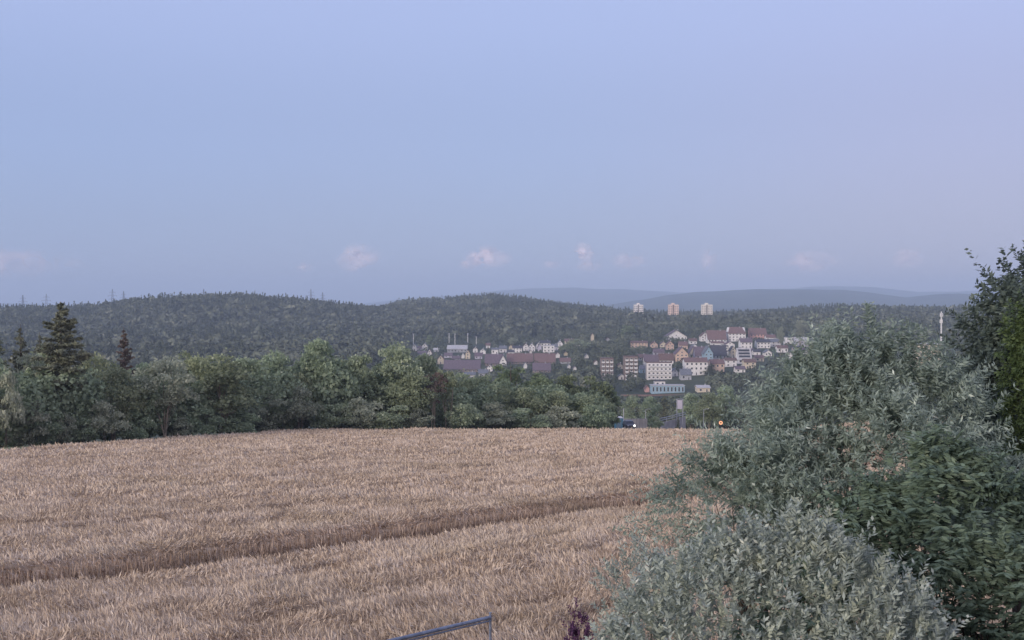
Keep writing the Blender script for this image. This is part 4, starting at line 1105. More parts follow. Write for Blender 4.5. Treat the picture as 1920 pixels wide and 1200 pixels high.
HT = [
 # protos, px, depth, top row, width px, label, kind, nominal size
 (BD[0], -40, 122, 640, 120, 'dark tree cut by the left picture edge behind the pale bushes', 'tree', NB),
 (CO[1], 38, 127, 618, 62, 'slim dark spruce just left of the tallest spruce', 'spruce', NC),
 (CO[0], 113, 121, 571, 90, 'tallest spruce, with a long bare lower trunk, at the left of the hedge', 'spruce', NC),
 (CO[1], 152, 136, 646, 60, 'dark spruce close behind the right side of the tallest spruce', 'spruce', NC),
 (CO[1], -2, 131, 640, 66, 'dark spruce at the left picture edge behind the bushes', 'spruce', NC),
 (CO[1], 74, 139, 632, 56, 'half hidden spruce close behind the left side of the tallest spruce', 'spruce', NC),
 (BR[0], 82, 134, 648, 110, 'grey-green tree filling the gap behind the tallest spruce', 'tree', NB),
 (BP[0], 60, 126, 664, 90, 'thin crowned tree with pale forked branches left of the tallest spruce', 'tree', NB),
 (BR[1], 176, 135, 665, 110, 'broadleaf tree between the tallest spruce and the reddish one', 'tree', NB),
 (CO[2], 232, 138, 622, 66, 'reddish-brown topped spruce left of the pale multi-stemmed tree', 'spruce', NC),
 (BR[2], 212, 126, 690, 110, 'round green tree in front of the reddish-brown spruce', 'tree', NB),
 (BD[1], 262, 140, 682, 90, 'darker tree just right of the reddish-brown spruce', 'tree', NB),
 (BP[1], 308, 131, 668, 120, 'tree with several pale slanting stems showing from the ground up', 'tree', NB),
 (BR[3], 352, 143, 662, 95, 'tree behind the pale stems, with a rounded olive crown', 'tree', NB),
 (BR[0], 412, 141, 664, 135, 'wide domed olive-green tree in the middle of the left hedge', 'tree', NB),
 (BD[2], 462, 152, 672, 90, 'dark shoulder tree behind the wide domed olive-green one', 'tree', NB),
 (BD[0], 520, 158, 660, 105, 'dark rounded tree left of the high rounded crown', 'tree', NB),
 (BD[1], 605, 160, 637, 106, 'highest rounded dark crown in the middle of the hedge', 'tree', NB),
 (BR[1], 560, 156, 702, 80, 'lighter green tree low between the two dark rounded crowns', 'tree', NB),
 (BR[3], 655, 170, 676, 70, 'slim tree in the dip right of the highest rounded crown', 'tree', NB),
 (BD[2], 675, 162, 666, 84, 'dark tree left of the broadest dark crown', 'tree', NB),
 (BD[0], 738, 163, 645, 118, 'broadest dark crown of the hedge, just left of the village houses', 'tree', NB),
 (BD[1], 790, 168, 664, 86, 'dark sloping tree on the right shoulder of the broadest crown', 'tree', NB),
 (BR[2], 770, 159, 700, 90, 'green tree standing in front of the broadest dark crown', 'tree', NB),
 (BARE[0], 812, 160, 698, 54, 'reddish half-dead tree with bare stems in the hedge', 'tree', NX),
 (BARE[1], 838, 162, 694, 46, 'thin tree with one pale straight trunk beside the reddish half-dead one', 'tree', NX),
 (BR[0], 862, 178, 700, 84, 'olive tree where the hedge begins to drop to the right', 'tree', NB),
 (BR[3], 905, 182, 704, 80, 'grey-green tree below the white house and grey roofs', 'tree', NB),
 (BY[0], 958, 186, 686, 88, 'yellowish tree with raised round top below the tall white gable', 'tree', (12., 8.)),
 (BR[1], 930, 176, 722, 80, 'low green tree in front of the yellowish round topped one', 'tree', NB),
 (BY[1], 1010, 190, 702, 86, 'yellow-green tree right of the raised round top', 'tree', (12., 8.)),
 (BR[2], 985, 178, 728, 84, 'darker low tree before the yellow-green row', 'tree', NB),
 (BY[2], 1062, 194, 704, 90, 'yellow-green tree in the middle of the even row on the right', 'tree', (12., 8.)),
 (BR[0], 1040, 180, 734, 80, 'olive low tree in front of the even yellow-green row', 'tree', NB),
 (BY[0], 1108, 198, 708, 84, 'last but one yellow-green tree of the row on the right', 'tree', (12., 8.)),
 (BY[1], 1140, 200, 724, 54, 'last yellow-green tree, ending the hedge above the blue cabin', 'tree', (12., 8.)),
 (BR[3], 1098, 184, 740, 90, 'low green tree near the right end of the hedge', 'tree', NB),
 # bushes at the foot
 (SH[0], 8, 110, 698, 74, 'tall pale green bush at the left picture edge', 'bush', NS),
 (SH[1], 52, 114, 752, 80, 'pale bush below the thin forked tree', 'bush', NS),
 (SG[0], 88, 116, 772, 64, 'dark green bush at the foot left of the bare spruce trunk', 'bush', NS),
 (SH[2], 122, 117, 776, 50, 'pale pointed bush at the foot of the tallest spruce', 'bush', NS),
 (SG[1], 160, 120, 782, 62, 'small bush right of the foot of the tallest spruce', 'bush', NS),
 (SH[0], 200, 121, 752, 74, 'brighter pointed bush below the round green tree', 'bush', NS),
 (SG[0], 252, 126, 772, 70, 'dark bush left of the pale slanting stems', 'bush', NS),
 (SH[1], 340, 134, 782, 44, 'small bush right of the pale slanting stems', 'bush', NS),
 (SG[1], 382, 137, 762, 84, 'dark bush under the wide domed tree, left side', 'bush', NS),
 (SG[0], 446, 142, 766, 84, 'dark bush under the wide domed tree, right side', 'bush', NS),
 (SH[2], 502, 148, 740, 84, 'pale green bush below the dark rounded tree', 'bush', NS),
 (SH[0], 566, 151, 724, 72, 'pale pointed bush with yellowish top in the middle of the hedge', 'bush', NS),
 (SG[1], 622, 153, 756, 82, 'dark bush below the highest rounded crown', 'bush', NS),
 (SH[1], 678, 154, 746, 84, 'pale bush below the gap left of the broadest crown', 'bush', NS),
 (SG[0], 732, 154, 760, 80, 'dark bush under the broadest dark crown', 'bush', NS),
 (SH[2], 786, 156, 766, 60, 'pale bush at the foot left of the reddish bare stems', 'bush', NS),
 (SG[1], 868, 160, 756, 76, 'dark bush right of the straight pale trunk', 'bush', NS),
 (SH[0], 925, 166, 756, 84, 'pale bush where the hedge gets lower', 'bush', NS),
 (SG[0], 990, 168, 764, 82, 'dark bush at the foot of the low tree before the yellow-green row', 'bush', NS),
 (SH[1], 1050, 172, 762, 76, 'pale bush at the foot of the yellow-green row', 'bush', NS),
 (SG[1], 1118, 176, 758, 70, 'dark bush left of the blue cabin', 'bush', NS),
]
for (pr, px, y, pt, w, lab, kind, nom) in HT:
    tree({'tree': 'broadleaf_tree', 'spruce': 'spruce_tree', 'bush': 'bush'}[kind], pr, px, y, pt, w, lab, kind,
         {'tree': 'broadleaf trees of the hedge', 'spruce': 'spruces of the hedge', 'bush': 'bushes at the foot of the hedge'}[kind], nom=nom)
# trees close behind the road
for (pr, px, y, pt, w, lab, kind, nom) in [
 (SG[0], 1229, 224, 782, 30, 'small yellow-green bush between the two stretches of grey wall', 'bush', NS),
 (CO[1], 1272, 222, 783, 12, 'small dark cone shaped bush in front of the ramp wall', 'bush', NC),
 (BD[0], 1188, 330, 742, 50, 'dark tree behind the grey wall, right of the thin white pole', 'tree', NB),
 (BD[1], 1222, 345, 744, 44, 'dark tree behind the gap between the grey walls', 'tree', NB),
 (CO[1], 1245, 330, 742, 30, 'dark pointed fir left of the pale board', 'fir', NC),
 (BD[2], 1296, 320, 738, 50, 'dark tree right of the pale board on its posts', 'tree', NB),
 (BR[2], 1330, 300, 736, 60, 'dark brownish tree left of the amber lamp', 'tree', NB),
 (BD[0], 1362, 310, 724, 60, 'dark tree rising behind the amber lamp', 'tree', NB),
 (CO[1], 1334, 800, 682, 30, 'dark fir standing in front of the peach house', 'fir', NC),
 (BY[2], 805, 1180, 628, 20, 'solitary yellowish-green tree among the leftmost village houses', 'tree', (12., 8.)),
 (BP[0], 961, 1150, 633, 20, 'pale bushy tree behind the left part of the long white row', 'tree', NB),
 (BP[1], 1464, 930, 612, 15, 'pale slim poplar among the houses at the right of the village', 'tree', NB),
 (BY[0], 1260, 840, 684, 18, 'green tree right beside the white balcony block', 'tree', (12., 8.)),
 (BR[1], 1078, 1010, 636, 60, 'round crowned tree above the dark tree mass right of the red roofs', 'tree', NB),
 (BY[1], 1175, 1150, 610, 34, 'yellowish tree at the wood edge above the peach building', 'tree', (12., 8.)),
 (BY[2], 1556, 800, 600, 40, 'yellowish tree at the right end of the village', 'tree', (12., 8.)),
 (BP[0], 1500, 1000, 600, 34, 'pale green tree above the right end of the village', 'tree', NB),
]:
    tree({'tree': 'broadleaf_tree', 'fir': 'fir_tree', 'bush': 'bush'}[kind], pr, px, y, pt, w, lab, kind,
         {'tree': 'single trees in the valley', 'fir': 'firs in the valley', 'bush': 'bushes by the road'}[kind], nom=nom)

# ------------------------------------------------------------------ things along the road behind the crest
def crest_things():
    # blue cabin
    d = 214.; x = P(1161, d); zt = ZL(782, d); z0 = gz(x, d); h = zt-z0; w = 15/FPX*d
    e = empty('blue_cabin', (x, d, z0)); tag(e, 'light blue cabin at the end of the hedge behind the crop', 'cabin')
    mb_ = mat_rough('cabin_blue', (0.14, 0.38, 0.50), (0.20, 0.46, 0.58), 1.0, rough=0.5)
    b = MB(); b.box(-w/2, w/2, 0, 1.5, 0, h-.25); b.build('body', mb_, e)
    b = MB(); b.add([(-w/2-.06,-.06,h-.25),(w/2+.06,-.06,h-.25),(w/2+.06,1.56,h-.25),(-w/2-.06,1.56,h-.25),(-w/2+.2,.3,h),(w/2-.2,.3,h),(w/2-.2,1.2,h),(-w/2+.2,1.2,h)],
                    [(0,3,2,1),(4,5,6,7),(0,1,5,4),(1,2,6,5),(2,3,7,6),(3,0,4,7)]); b.build('roof', m_white, e)
    b = MB(); b.box(-w*.3, w*.3, -.05, 0, h-2.6, h-.5); b.build('door', WALL['blue'], e)
    # thin white pole
    d = 216.; x = P(1169.5, d); z0 = gz(x, d); zt = ZL(767, d)-z0
    e = empty('flag_pole', (x, d, z0)); tag(e, 'thin white pole immediately right of the light blue cabin', 'pole')
    b = MB(); b.tube([(0,0,-.5),(0,0,zt)], [.10,.07], 8); b.build('shaft', m_white, e)
    b = MB(); b.tube([(0,0,zt),(0,0,zt+.18)], [.12,.04], 8); b.build('finial', m_metal, e)
    for (p_, t_, lab) in [(1211, 768, 'faint street lamp post above the left grey wall end'), (1320, 768, 'slender lamp post between the pale board and the amber lamp')]:
        d = 250.; x = P(p_, d); z0 = gz(x, d); zt = ZL(t_, d)-z0
        e = empty('street_lamp', (x, d, z0)); tag(e, lab, 'street lamp', 'street lamps behind the crop')
        b = MB(); b.tube([(0,0,-.5),(0,0,zt)], [.11,.07], 8); b.build('post', m_metal, e)
        b = MB(); b.tube([(0,0,zt-.05),(.5,0,zt+.12),(1.1,0,zt+.1)], [.05,.05,.09], 6); b.build('lamp_head', m_metal, e)
    # grey wall, level stretch with ribs
    d = 222.; xa, xb = P(1171, d), P(1213, d); zt = ZL(786, d); zb = gz(xa, d)-2.5
    e = empty('grey_wall', ((xa+xb)/2, d, zb)); tag(e, 'level stretch of ribbed grey wall right of the blue cabin', 'wall')
    L = xb-xa; b = MB(); b.box(-L/2, L/2, 0, .3, 0, zt-zb); b.build('panel', m_conc, e)
    for k in range(9):
        b = MB(); xx = -L/2+k*L/8; b.box(xx-.11, xx+.11, -.14, 0, 0, zt-zb+.12); b.build('post', m_conc, e)
    # ramp with parapet rising to the right
    e = empty('ramp_wall', (P(1240, 226), 226, 0)); tag(e, 'grey ramp wall rising to the right with a railing along its top', 'wall')
    pts = []
    for p_, t_ in ((1238, 789), (1250, 786.5), (1262, 783.5), (1274, 780), (1286, 777)):
        d = 226 + (p_-1238)*0.35; pts.append((P(p_, d), d, ZL(t_, d)))
    ox = P(1240, 226)
    b = MB(); r = MB()
    for (xa, ya, za), (xb, yb, zb) in zip(pts[:-1], pts[1:]):
        lo = gz(xa, ya)-4
        b.add([(xa-ox,ya-226,lo),(xb-ox,yb-226,lo),(xb-ox,yb-226+.4,lo),(xa-ox,ya-226+.4,lo),(xa-ox,ya-226,za-.5),(xb-ox,yb-226,zb-.5),(xb-ox,yb-226+.4,zb-.5),(xa-ox,ya-226+.4,za-.5)],
              [(0,3,2,1),(4,5,6,7),(0,1,5,4),(1,2,6,5),(2,3,7,6),(3,0,4,7)])
        for dz in (0, .45): r.tube([(xa-ox, ya-226, za+dz), (xb-ox, yb-226, zb+dz)], [.09, .09], 6)
        r.tube([(xa-ox, ya-226+.1, za-.5), (xa-ox, ya-226+.1, za+.5)], [.06, .06], 6)
    b.build('retaining_panel', m_conc, e); r.build('railing', m_metal, e)
    # board on two posts
    d = 236.; x = P(1275, d); zt = ZL(749, d); z0 = gz(x, d)
    e = empty('road_sign', (x, d, z0)); tag(e, 'pale rectangular board on a grey frame of two posts above the ramp', 'sign')
    W = 11/FPX*d; h0 = ZL(767, d)-z0; h1 = zt-z0
    b = MB(); b.box(-W/2+.12, W/2-.12, -.06, 0, h0, h1-.15); b.build('board', WALL['lilac'], e)
    for s in (-1, 1):
        b = MB(); b.box(s*W/2-.10, s*W/2+.10, 0, .16, -.5, h1); b.build('post', m_metal, e)
    b = MB(); b.box(-W/2-.1, W/2+.1, 0.0, .12, h1, h1+.14); b.build('crossbar', m_metal, e)
    # amber lamp
    d = 205.; x = P(1352, d); z0 = gz(x, d); zc = ZL(793, d)-z0
    e = empty('warning_lamp', (x, d, z0)); tag(e, 'round glowing amber lamp on a short post at the end of the crop', 'lamp')
    b = MB(); b.tube([(0,0,-.5),(0,0,zc-.42)], [.06,.06], 8); b.build('post', m_dark, e)
    b = MB(); b.tube([(0,.22,zc),(0,-.05,zc)], [.46,.48], 16); b.build('housing', m_dark, e)
    b = MB()
    n = 20
    for k in range(n):
        a0, a1 = 2*math.pi*k/n, 2*math.pi*(k+1)/n
        b.add([(math.cos(a)*r, -.07, zc+math.sin(a)*r) for a, r in ((a0,.15),(a1,.15),(a1,.36),(a0,.36))], [(3,2,1,0)])
    b.build('lens_ring', mat_emit('amber_light', (1.0, 0.50, 0.26), 0.6), e)
crest_things()

def car():
    d = 206.; x = P(1184, d); zr = ZL(791, d)
    z0 = zr - 1.46
    e = empty('parked_car', (x, d, z0), math.radians(6)); tag(e, 'dark car just beyond the crop with one headlight shining', 'car')
    mp = mat_rough('car_paint_dark', (0.05, 0.055, 0.075), (0.07, 0.075, 0.10), 1.0, rough=0.3)
    # section profile along the length (front at y=0 facing the camera)
    prof = [(0,.35),(0,.62),(.12,.78),(1.0,.94),(1.75,1.40),(2.3,1.46),(3.3,1.42),(3.95,1.0),(4.25,.92),(4.3,.4)]
    b = MB(); n = len(prof)
    def wd(z, y): return (.88 if z < .95 else .88-.20*(z-.9)/.5) * (.93 if (y < .2 or y > 4.1) else 1)
    vs = [(-wd(z, y), y, z) for y, z in prof] + [(wd(z, y), y, z) for y, z in prof]
    b.add(vs, [tuple(range(n))[::-1], tuple(range(n, 2*n))] + [(i, i+1, n+i+1, n+i) for i in range(n-1)] + [(n-1, 0, n, 2*n-1)])
    b.build('body', mp, e)
    b = MB(); b.add([(-.74,1.08,.99),(.74,1.08,.99),(.62,1.70,1.385),(-.62,1.70,1.385)], [(0,1,2,3)])
    b.build('windscreen', m_glass, e)
    for s in (-1, 1):
        for y in (.75, 3.4):
            w = MB(); w.tube([(s*.90, y, .32), (s*.70, y, .32)], [.33, .33], 16)
            o = w.build('wheel', m_dark, e)
            w = MB(); w.tube([(s*.915, y, .32), (s*.90, y, .32)], [.2, .2], 12); w.build('rim', m_metal, o)
    for s in (-1, 1):
        w = MB(); r = .19 if s > 0 else .10; w.tube([(s*.62, .03, .70), (s*.62, -.05, .70)], [r, r], 14)
        w.build('headlight', mat_emit('lamp_white', (1.0, 0.97, 0.9), 3.0) if s > 0 else m_white, e)
    b = MB(); b.box(-.5, .5, -.02, .03, .42, .58); b.build('grille', m_dark, e)
car()

# ------------------------------------------------------------------ metal railing at the near edge of the field
def railing():
    d1, d0 = 25.0, 22.6
    a = Vector((P(742, d0), d0, ZL(1202, d0))); b_ = Vector((P(919, d1), d1, ZL(1160, d1)))
    dirv = (a-b_).normalized()
    far = b_ + dirv*9.0
    z0 = gz(b_.x, d1)
    e = empty('metal_railing', (b_.x, b_.y, z0)); tag(e, 'blue-grey metal railing slanting in at the bottom edge before the crop', 'railing')
    o = Vector((b_.x, b_.y, z0))
    m = MB(); m.tube([b_-o, far-o], [.042, .042], 10); m.build('top_rail', m_steel, e)
    m = MB(); m.tube([b_-o+Vector((0, -.01, -.075)), far-o+Vector((0, -.01, -.075))], [.022, .022], 8); m.build('lower_rail', m_steel, e)
    for k in range(3):
        p = b_-o + dirv*(k*4.2)
        m = MB(); m.tube([(p.x, p.y+.05, -.3), (p.x, p.y+.05, p.z+(.10 if k == 0 else 0))], [.035, .032], 10); m.build('post', m_steel, e)
railing()

# ------------------------------------------------------------------ shrubs and trees close to the camera
def shoot_plant(name, cx, cy, zbase, ztop, rx, ry, n_shoots, leaves, shoot_len, leaf_l, leaf_w, mat, label, cat, seed, droop=0.0, wind=(0, 0, 0), up=0.5,
                bark='bark_dark', depth=0.35, front_only=True, arch=0.0, zmin=None, pinnate=False, lumps=0.22, lump_scale=1.6, mats2=None, frac2=0.0, foliage_name='foliage', spread=0.9, zpow=1.0, stems=9, fringe=0.0, hang=0.0, pp=2.0, gap=0.30):
    """a shrub grown shoot by shoot: each shoot starts in the outer shell of a lumpy dome and carries rows of leaves"""
    rng = np.random.default_rng(seed)
    zmin = zbase if zmin is None else zmin
    N = n_shoots*3
    a = rng.uniform(0, 2*math.pi, N)
    if front_only: a = np.where(rng.random(N) < 0.8, -np.abs((a % math.pi)), a)
    hf = rng.random(N)**0.85
    prof = np.where(hf > 0.4, np.sqrt(np.clip(1-((hf-0.4)/0.6)**pp, 0, 1)), 0.80+0.5*hf)
    cap = hf > 0.93
    lump = 1 + lumps*2*(fbm(np.cos(a)*lump_scale*1.2+seed, hf*2.4+np.sin(a)*lump_scale-seed, seed, 3)-0.5)*2
    dep = 1 - depth*rng.random(N)**1.2
    rr = np.maximum(prof, 0.12)*lump*dep
    zc = zmin + (ztop-zmin)*hf*(0.5+0.5*lump)
    B = np.stack([cx + np.cos(a)*rx*rr, cy + np.sin(a)*ry*rr, zc], -1)
    slope = np.clip((hf-0.35)/0.65, -0.2, 1)
    d = unit(np.stack([np.cos(a)*prof, np.sin(a)*prof, slope], -1))
    # gaps: leave out the shoots of some pockets
    g = fbm(B[:, 0]*2.1+B[:, 1]*1.3, B[:, 2]*2.1, seed+9, 2)
    B, d = B[g > gap][:n_shoots], d[g > gap][:n_shoots]
    N = len(B)
    out = d*spread + np.array([0, 0, up]) + np.array(wind) + rng.normal(size=(N, 3))*0.28
    out = unit(out)
    sl = shoot_len*rng.uniform(0.5, 1.4, N)
    sl = np.where(rng.random(N) < fringe, sl*1.7, sl)
    st = MB()
    K = leaves
    t = (np.arange(K)+0.7)/K
    T = np.broadcast_to(t, (N, K)) + rng.normal(size=(N, K))*0.02
    bend = np.array([0, 0, -1.0])*arch
    Pp = B[:, None, :] + out[:, None, :]*(sl[:, None]*T)[..., None] + bend*(sl[:, None]*T**2)[..., None]
    tang = unit(out[:, None, :] + 2*bend*T[..., None])
    if pinnate:
        side0 = unit(np.cross(tang, np.array([0, 0, 1.0])+0*tang) + rng.normal(size=(N, 1, 3))*0.15)
        sg = np.where(np.arange(K) % 2 == 0, 1.0, -1.0)[None, :, None]
        rad = unit(side0*sg + rng.normal(size=(N, K, 3))*0.12)
        ang = 1.0
    else:
        rad = unit(np.cross(tang, rng.normal(size=(N, K, 3))))
        ang = 0.75
    D = unit(tang*(1-ang*0.55) + rad*ang + np.array([0, 0, -droop]) + np.array(wind)*0.5)
    ll = leaf_l*rng.uniform(0.65, 1.25, (N, K))*(1-0.45*np.abs(T-0.45))
    C = Pp + D*(ll*0.5)[..., None]
    C = C.reshape(-1, 3); D = D.reshape(-1, 3); ll = ll.ravel()
    Sd = unit(np.cross(D, rng.normal(size=D.shape)*0.7 + np.array([0, -0.2, 1.0])))
    V, F = leaf_faces(C, D, Sd, ll, leaf_w*rng.uniform(.7, 1.3, len(ll)))
    mi = np.zeros(len(F), int)
    if mats2:
        # young bright tips: the shoots that reach furthest out
        k2 = (rng.random(N) < frac2)
        mi = np.repeat(k2, K).astype(int)
    e = empty(name, (cx, cy, zbase)); tag(e, label, cat)
    V = V - np.array([cx, cy, zbase])
    link(foliage_name, mesh_np(foliage_name, V, F, [mat] + ([mats2] if mats2 else []), mi), e)
    # main stems, all from one stool, forking towards the outer shoots
    pick = rng.choice(N, stems*3, replace=False)
    r0 = 0.014 + 0.006*(ztop-zbase)
    for q in range(stems):
        a_ = B[pick[q*3]] - np.array([cx, cy, zbase])
        mid = a_*np.array([.40, .40, .50]) + np.append(rng.normal(size=2)*.06, 0)
        st.tube([(0, 0, -0.3), tuple(mid*np.array([.4, .4, .5])), tuple(mid), tuple(a_*.85)], [r0, r0*.8, r0*.55, r0*.15], 6, cap=False)
        for w in (1, 2):
            b_ = B[pick[q*3+w]] - np.array([cx, cy, zbase])
            if b_[2] < mid[2]: continue
            e_ = mid + (b_-mid)*0.8
            st.tube([tuple(mid), tuple((mid+e_)/2 + np.array([0, 0, .05])), tuple(e_)], [r0*.5, r0*.3, r0*.1], 5, cap=False)
    st.build('stems', M[bark], e, smooth=True)
    return e

def zdome(py, y): return ZL(py, y)

# silver leaved shrub right under the window
y = 10.5
shoot_plant('silver_shrub', P(1450, y), y, gz(P(1450, y), y), ZL(1012, y), 1.72, 1.3, 3000, 24, 0.22, 0.075, 0.024, M['silver'],
            'broad silvery grey-green shrub with upright shoots at the bottom right, nearest the camera', 'shrub', 31, up=0.8, spread=0.75, wind=(0.18, 0, 0), depth=0.38, zmin=2.4, lumps=0.08,
            mats2=M['silver_young'], frac2=0.2, fringe=0.08, pp=3.0, gap=0.1)
# side sprays of a second, sparser silver shrub towards the field
y = 12.4
shoot_plant('silver_shrub', P(1225, y), y, gz(P(1225, y), y), ZL(1065, y), 0.60, 0.6, 520, 22, 0.22, 0.075, 0.017, M['silver'],
            'smaller loose silvery shrub at the left shoulder of the broad one', 'shrub', 32, up=0.7, spread=0.8, depth=0.5, zmin=3.0, lumps=0.3, fringe=0.1)
# the pale willow
y = 16.0
shoot_plant('willow_tree', P(1588, y), y, gz(P(1588, y), y), ZL(652, y), 1.85, 1.7, 2900, 26, 0.40, 0.115, 0.024, M['willow'],
            'large feathery grey-green willow filling the right half behind the silvery shrub', 'tree', 33, up=0.45, spread=0.7, wind=(-0.12, 0, 0.0), depth=0.55, zmin=ZL(1060, y), lumps=0.30,
            droop=0.25, arch=0.15, bark='bark', fringe=0.09, stems=12, pp=2.3)
y = 14.6
shoot_plant('willow_shrub', P(1400, y), y, gz(P(1400, y), y), ZL(822, y), 0.92, 0.9, 1000, 26, 0.34, 0.10, 0.020, M['willow'],
            'lower feathery grey-green willow shrub reaching left over the crop', 'shrub', 39, up=0.25, spread=0.9, wind=(-0.15, 0, 0.0), depth=0.6, zmin=ZL(1080, y), lumps=0.35,
            droop=0.2, arch=0.15, bark='bark', fringe=0.22, stems=7)
# drooping dark shrub under the willow
y = 13.4
shoot_plant('dark_shrub', P(1718, y), y, gz(P(1718, y), y), ZL(890, y), 2.25, 1.4, 2500, 26, 0.46, 0.13, 0.036, M['frond'],
            'dark green shrub with drooping fern-like leaves at the bottom right corner', 'shrub', 34, up=0.15, spread=0.8, depth=0.45, zmin=1.2, lumps=0.16, droop=0.45, arch=0.35, pinnate=True)
y = 12.0
shoot_plant('dark_shrub', P(1870, y), y, gz(P(1870, y), y), ZL(1035, y), 0.95, 0.8, 1100, 22, 0.34, 0.11, 0.032, M['frond'],
            'lower dark green shrub in the bottom right corner beneath the fern-like one', 'shrub', 44, up=0.1, spread=0.9, depth=0.5, zmin=2.0, lumps=0.2, droop=0.45, arch=0.3, pinnate=True, gap=0.1)
# tall dark tree at the right edge
y = 20.0
shoot_plant('dark_tree', P(1998, y), y, gz(P(1998, y), y), ZL(518, y), 2.15, 2.2, 4600, 20, 0.40, 0.13, 0.052, M['darktree'],
            'tall dark tree rising above the horizon at the right picture edge', 'tree', 35, up=0.3, spread=0.9, depth=0.55, zmin=ZL(1060, y), lumps=0.22, droop=0.3, arch=0.12, stems=12, fringe=0.15)
y = 18.0
shoot_plant('dark_tree', P(1915, y), y, gz(P(1915, y), y), ZL(610, y), 1.0, 1.1, 1500, 20, 0.36, 0.12, 0.046, M['darktree'],
            'lower dark tree between the willow and the tall tree at the right edge', 'tree', 36, up=0.4, spread=0.8, depth=0.55, zmin=ZL(980, y), lumps=0.25, droop=0.3, arch=0.12, stems=8)
# sunlit branch at the right edge, its brightness put into the leaf green
y = 16.6
shoot_plant('sunlit_branch', P(1915, y), y, gz(P(1915, y), y), ZL(598, y), 0.30, 0.3, 420, 20, 0.26, 0.09, 0.028, M['lime'],
            'slim sunlit green branch in front of the tall dark tree, light put into its leaf colour', 'tree', 37, up=0.5, spread=0.5, depth=0.8, zmin=ZL(860, y), lumps=0.3, droop=0.5, arch=0.25, stems=1)
# purple leaved plant
y = 17.5
shoot_plant('purple_plant', P(1082, y), y, gz(P(1082, y), y), ZL(1162, y), 0.26, 0.25, 150, 16, 0.14, 0.055, 0.022, M['purple'],
            'small purple leaved plant at the bottom edge left of the silvery shrubs', 'plant', 38, up=0.9, spread=0.6, depth=0.8, zmin=ZL(1290, y), lumps=0.45, stems=6)

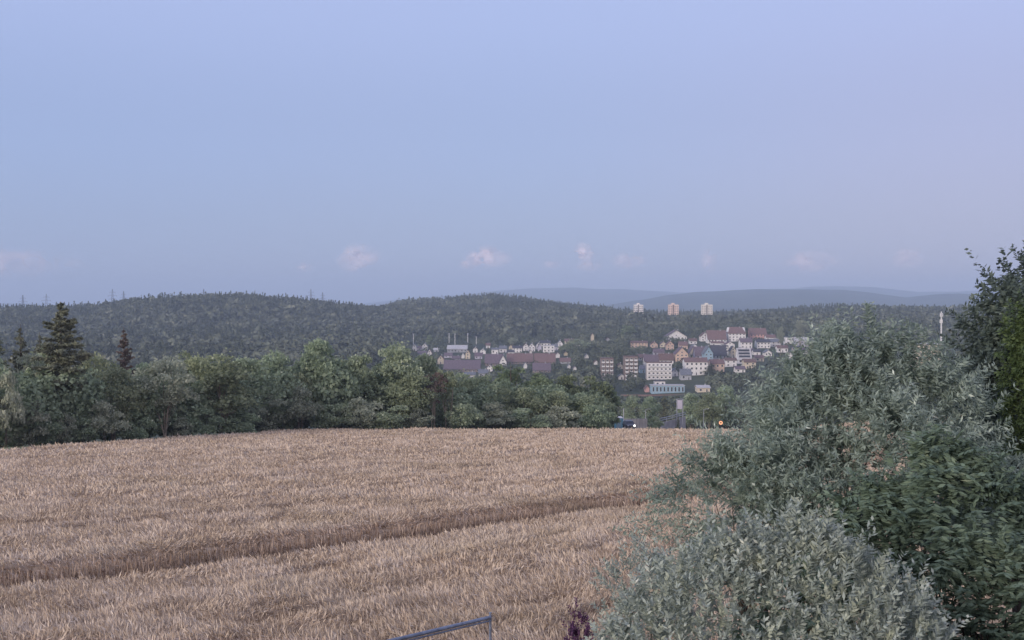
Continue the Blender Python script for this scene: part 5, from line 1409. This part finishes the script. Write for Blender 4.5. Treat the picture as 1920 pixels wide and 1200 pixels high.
# ------------------------------------------------------------------ clouds over the horizon
def cloud(px, py, w, h, seed, label, dens=1.0, tilt=0.0):
    d = 16500.; rng = random.Random(seed)
    x, z = P(px, d), ZL(py, d); W, H = 1.25*w/FPX*d, 1.35*h/FPX*d
    mball = MB()
    import bmesh
    bm = bmesh.new()
    for k in range(int(26*max(1, W/H/1.5))):
        t = rng.random(); u = rng.uniform(-.5, .5)
        r = (0.10 + 0.14*rng.random())*min(W, H)*1.35*(1-.5*abs(u))
        zz = (t**1.3-.45)*H*(1-1.4*abs(u)) ; xx = u*W + tilt*zz
        from mathutils import Matrix
        bmesh.ops.create_icosphere(bm, subdivisions=2, radius=r, matrix=Matrix.Translation((xx, rng.uniform(-.3, .3)*W, zz)) @ Matrix.Diagonal((1.25, 1.1, .8, 1)))
    me = bpy.data.meshes.new('cloud'); bm.to_mesh(me); bm.free()
    o = link('cloud', me, None, (x, d, z))
    rm = o.modifiers.new('merge', 'REMESH'); rm.mode = 'VOXEL'; rm.voxel_size = max(W, H)/26; rm.use_smooth_shade = True
    m, n, l, b = new_mat('cloud')
    b.inputs['Base Color'].default_value = (0.92, 0.80, 0.80, 1); b.inputs['Roughness'].default_value = 1; b.inputs['Specular IOR Level'].default_value = 0
    tc = n.new('ShaderNodeTexCoord'); no = n.new('ShaderNodeTexNoise'); no.inputs['Scale'].default_value = 2.2; no.inputs['Detail'].default_value = 6
    l.new(tc.outputs['Generated'], no.inputs['Vector'])
    vm = n.new('ShaderNodeVectorMath'); vm.operation = 'DISTANCE'; vm.inputs[1].default_value = (0.5, 0.5, 0.5)
    mp = n.new('ShaderNodeMapping'); mp.inputs['Scale'].default_value = (1, 0, 1); mp.inputs['Location'].default_value = (0, 0.5, 0)
    l.new(tc.outputs['Generated'], mp.inputs[0]); l.new(mp.outputs[0], vm.inputs[0])
    fall = n.new('ShaderNodeMapRange'); fall.inputs['From Min'].default_value = 0.0; fall.inputs['From Max'].default_value = 0.5; fall.interpolation_type = 'SMOOTHSTEP'
    fall.inputs['To Min'].default_value = 1; fall.inputs['To Max'].default_value = 0; l.new(vm.outputs['Value'], fall.inputs['Value'])
    cl = n.new('ShaderNodeMapRange'); cl.inputs['From Min'].default_value = 0.22; cl.inputs['From Max'].default_value = 0.8
    l.new(no.outputs['Fac'], cl.inputs['Value'])
    mu = n.new('ShaderNodeMath'); mu.operation = 'MULTIPLY'; l.new(fall.outputs[0], mu.inputs[0]); l.new(cl.outputs[0], mu.inputs[1])
    m3 = n.new('ShaderNodeMath'); m3.operation = 'MULTIPLY'; m3.inputs[1].default_value = dens; l.new(mu.outputs[0], m3.inputs[0])
    l.new(m3.outputs[0], b.inputs['Alpha'])
    me.materials.append(m)
    me.polygons.foreach_set('use_smooth', np.ones(len(me.polygons), dtype=bool))
    tag(o, label, 'cloud', 'small evening clouds above the horizon')
CL = [(672, 482, 52, 44, 'brightest small pink cloud above the dip between the two wooded hills', .5), (570, 502, 26, 14, 'tiny faint cloud left of the brightest pink one', 0),
      (918, 486, 66, 34, 'low wide pink cloud above the second wooded hill', .2), (880, 496, 30, 18, 'faint scrap of cloud joined to the left of the low wide pink one', 0),
      (1094, 474, 26, 34, 'narrow upright pink cloud right of the second wooded hill', -.4), (1034, 494, 24, 18, 'tiny cloud between the low wide cloud and the narrow upright one', 0),
      (1104, 498, 36, 20, 'soft foot of cloud under the narrow upright one', 0),
      (1180, 490, 54, 26, 'flat pink cloud above the shortest tower block', 0), (1329, 488, 24, 44, 'narrow upright cloud above the tower blocks', 0),
      (1520, 488, 80, 34, 'broad very faint cloud above the right of the village', 0), (1700, 484, 40, 38, 'faint cloud left of the tall dark tree', 0),
      (28, 496, 190, 46, 'wide pale bank of cloud at the left picture edge', 0)]
for i, (px, py, w, h, lab, ti) in enumerate(CL):
    cloud(px, py, w, h, 50+i, lab, dens=0.9 if i in (0, 2, 4) else (0.55 if i == 11 else 0.5), tilt=ti)

# ------------------------------------------------------------------ haze
def build_haze():
    b = MB(); b.box(-9500, 9500, -300, 12900, -110, 260)
    m = bpy.data.materials.new('haze'); m.use_nodes = True
    n, l = m.node_tree.nodes, m.node_tree.links
    n.remove(n['Principled BSDF'])
    v = n.new('ShaderNodeVolumePrincipled')
    v.inputs['Color'].default_value = (0.66, 0.80, 1.0, 1)
    v.inputs['Density'].default_value = HAZE_D
    v.inputs['Anisotropy'].default_value = 0.0
    l.new(v.outputs[0], n['Material Output'].inputs['Volume'])
    o = b.build('haze', m); tag(o, kind='stuff')
HAZE_D = 1.8e-4
build_haze()
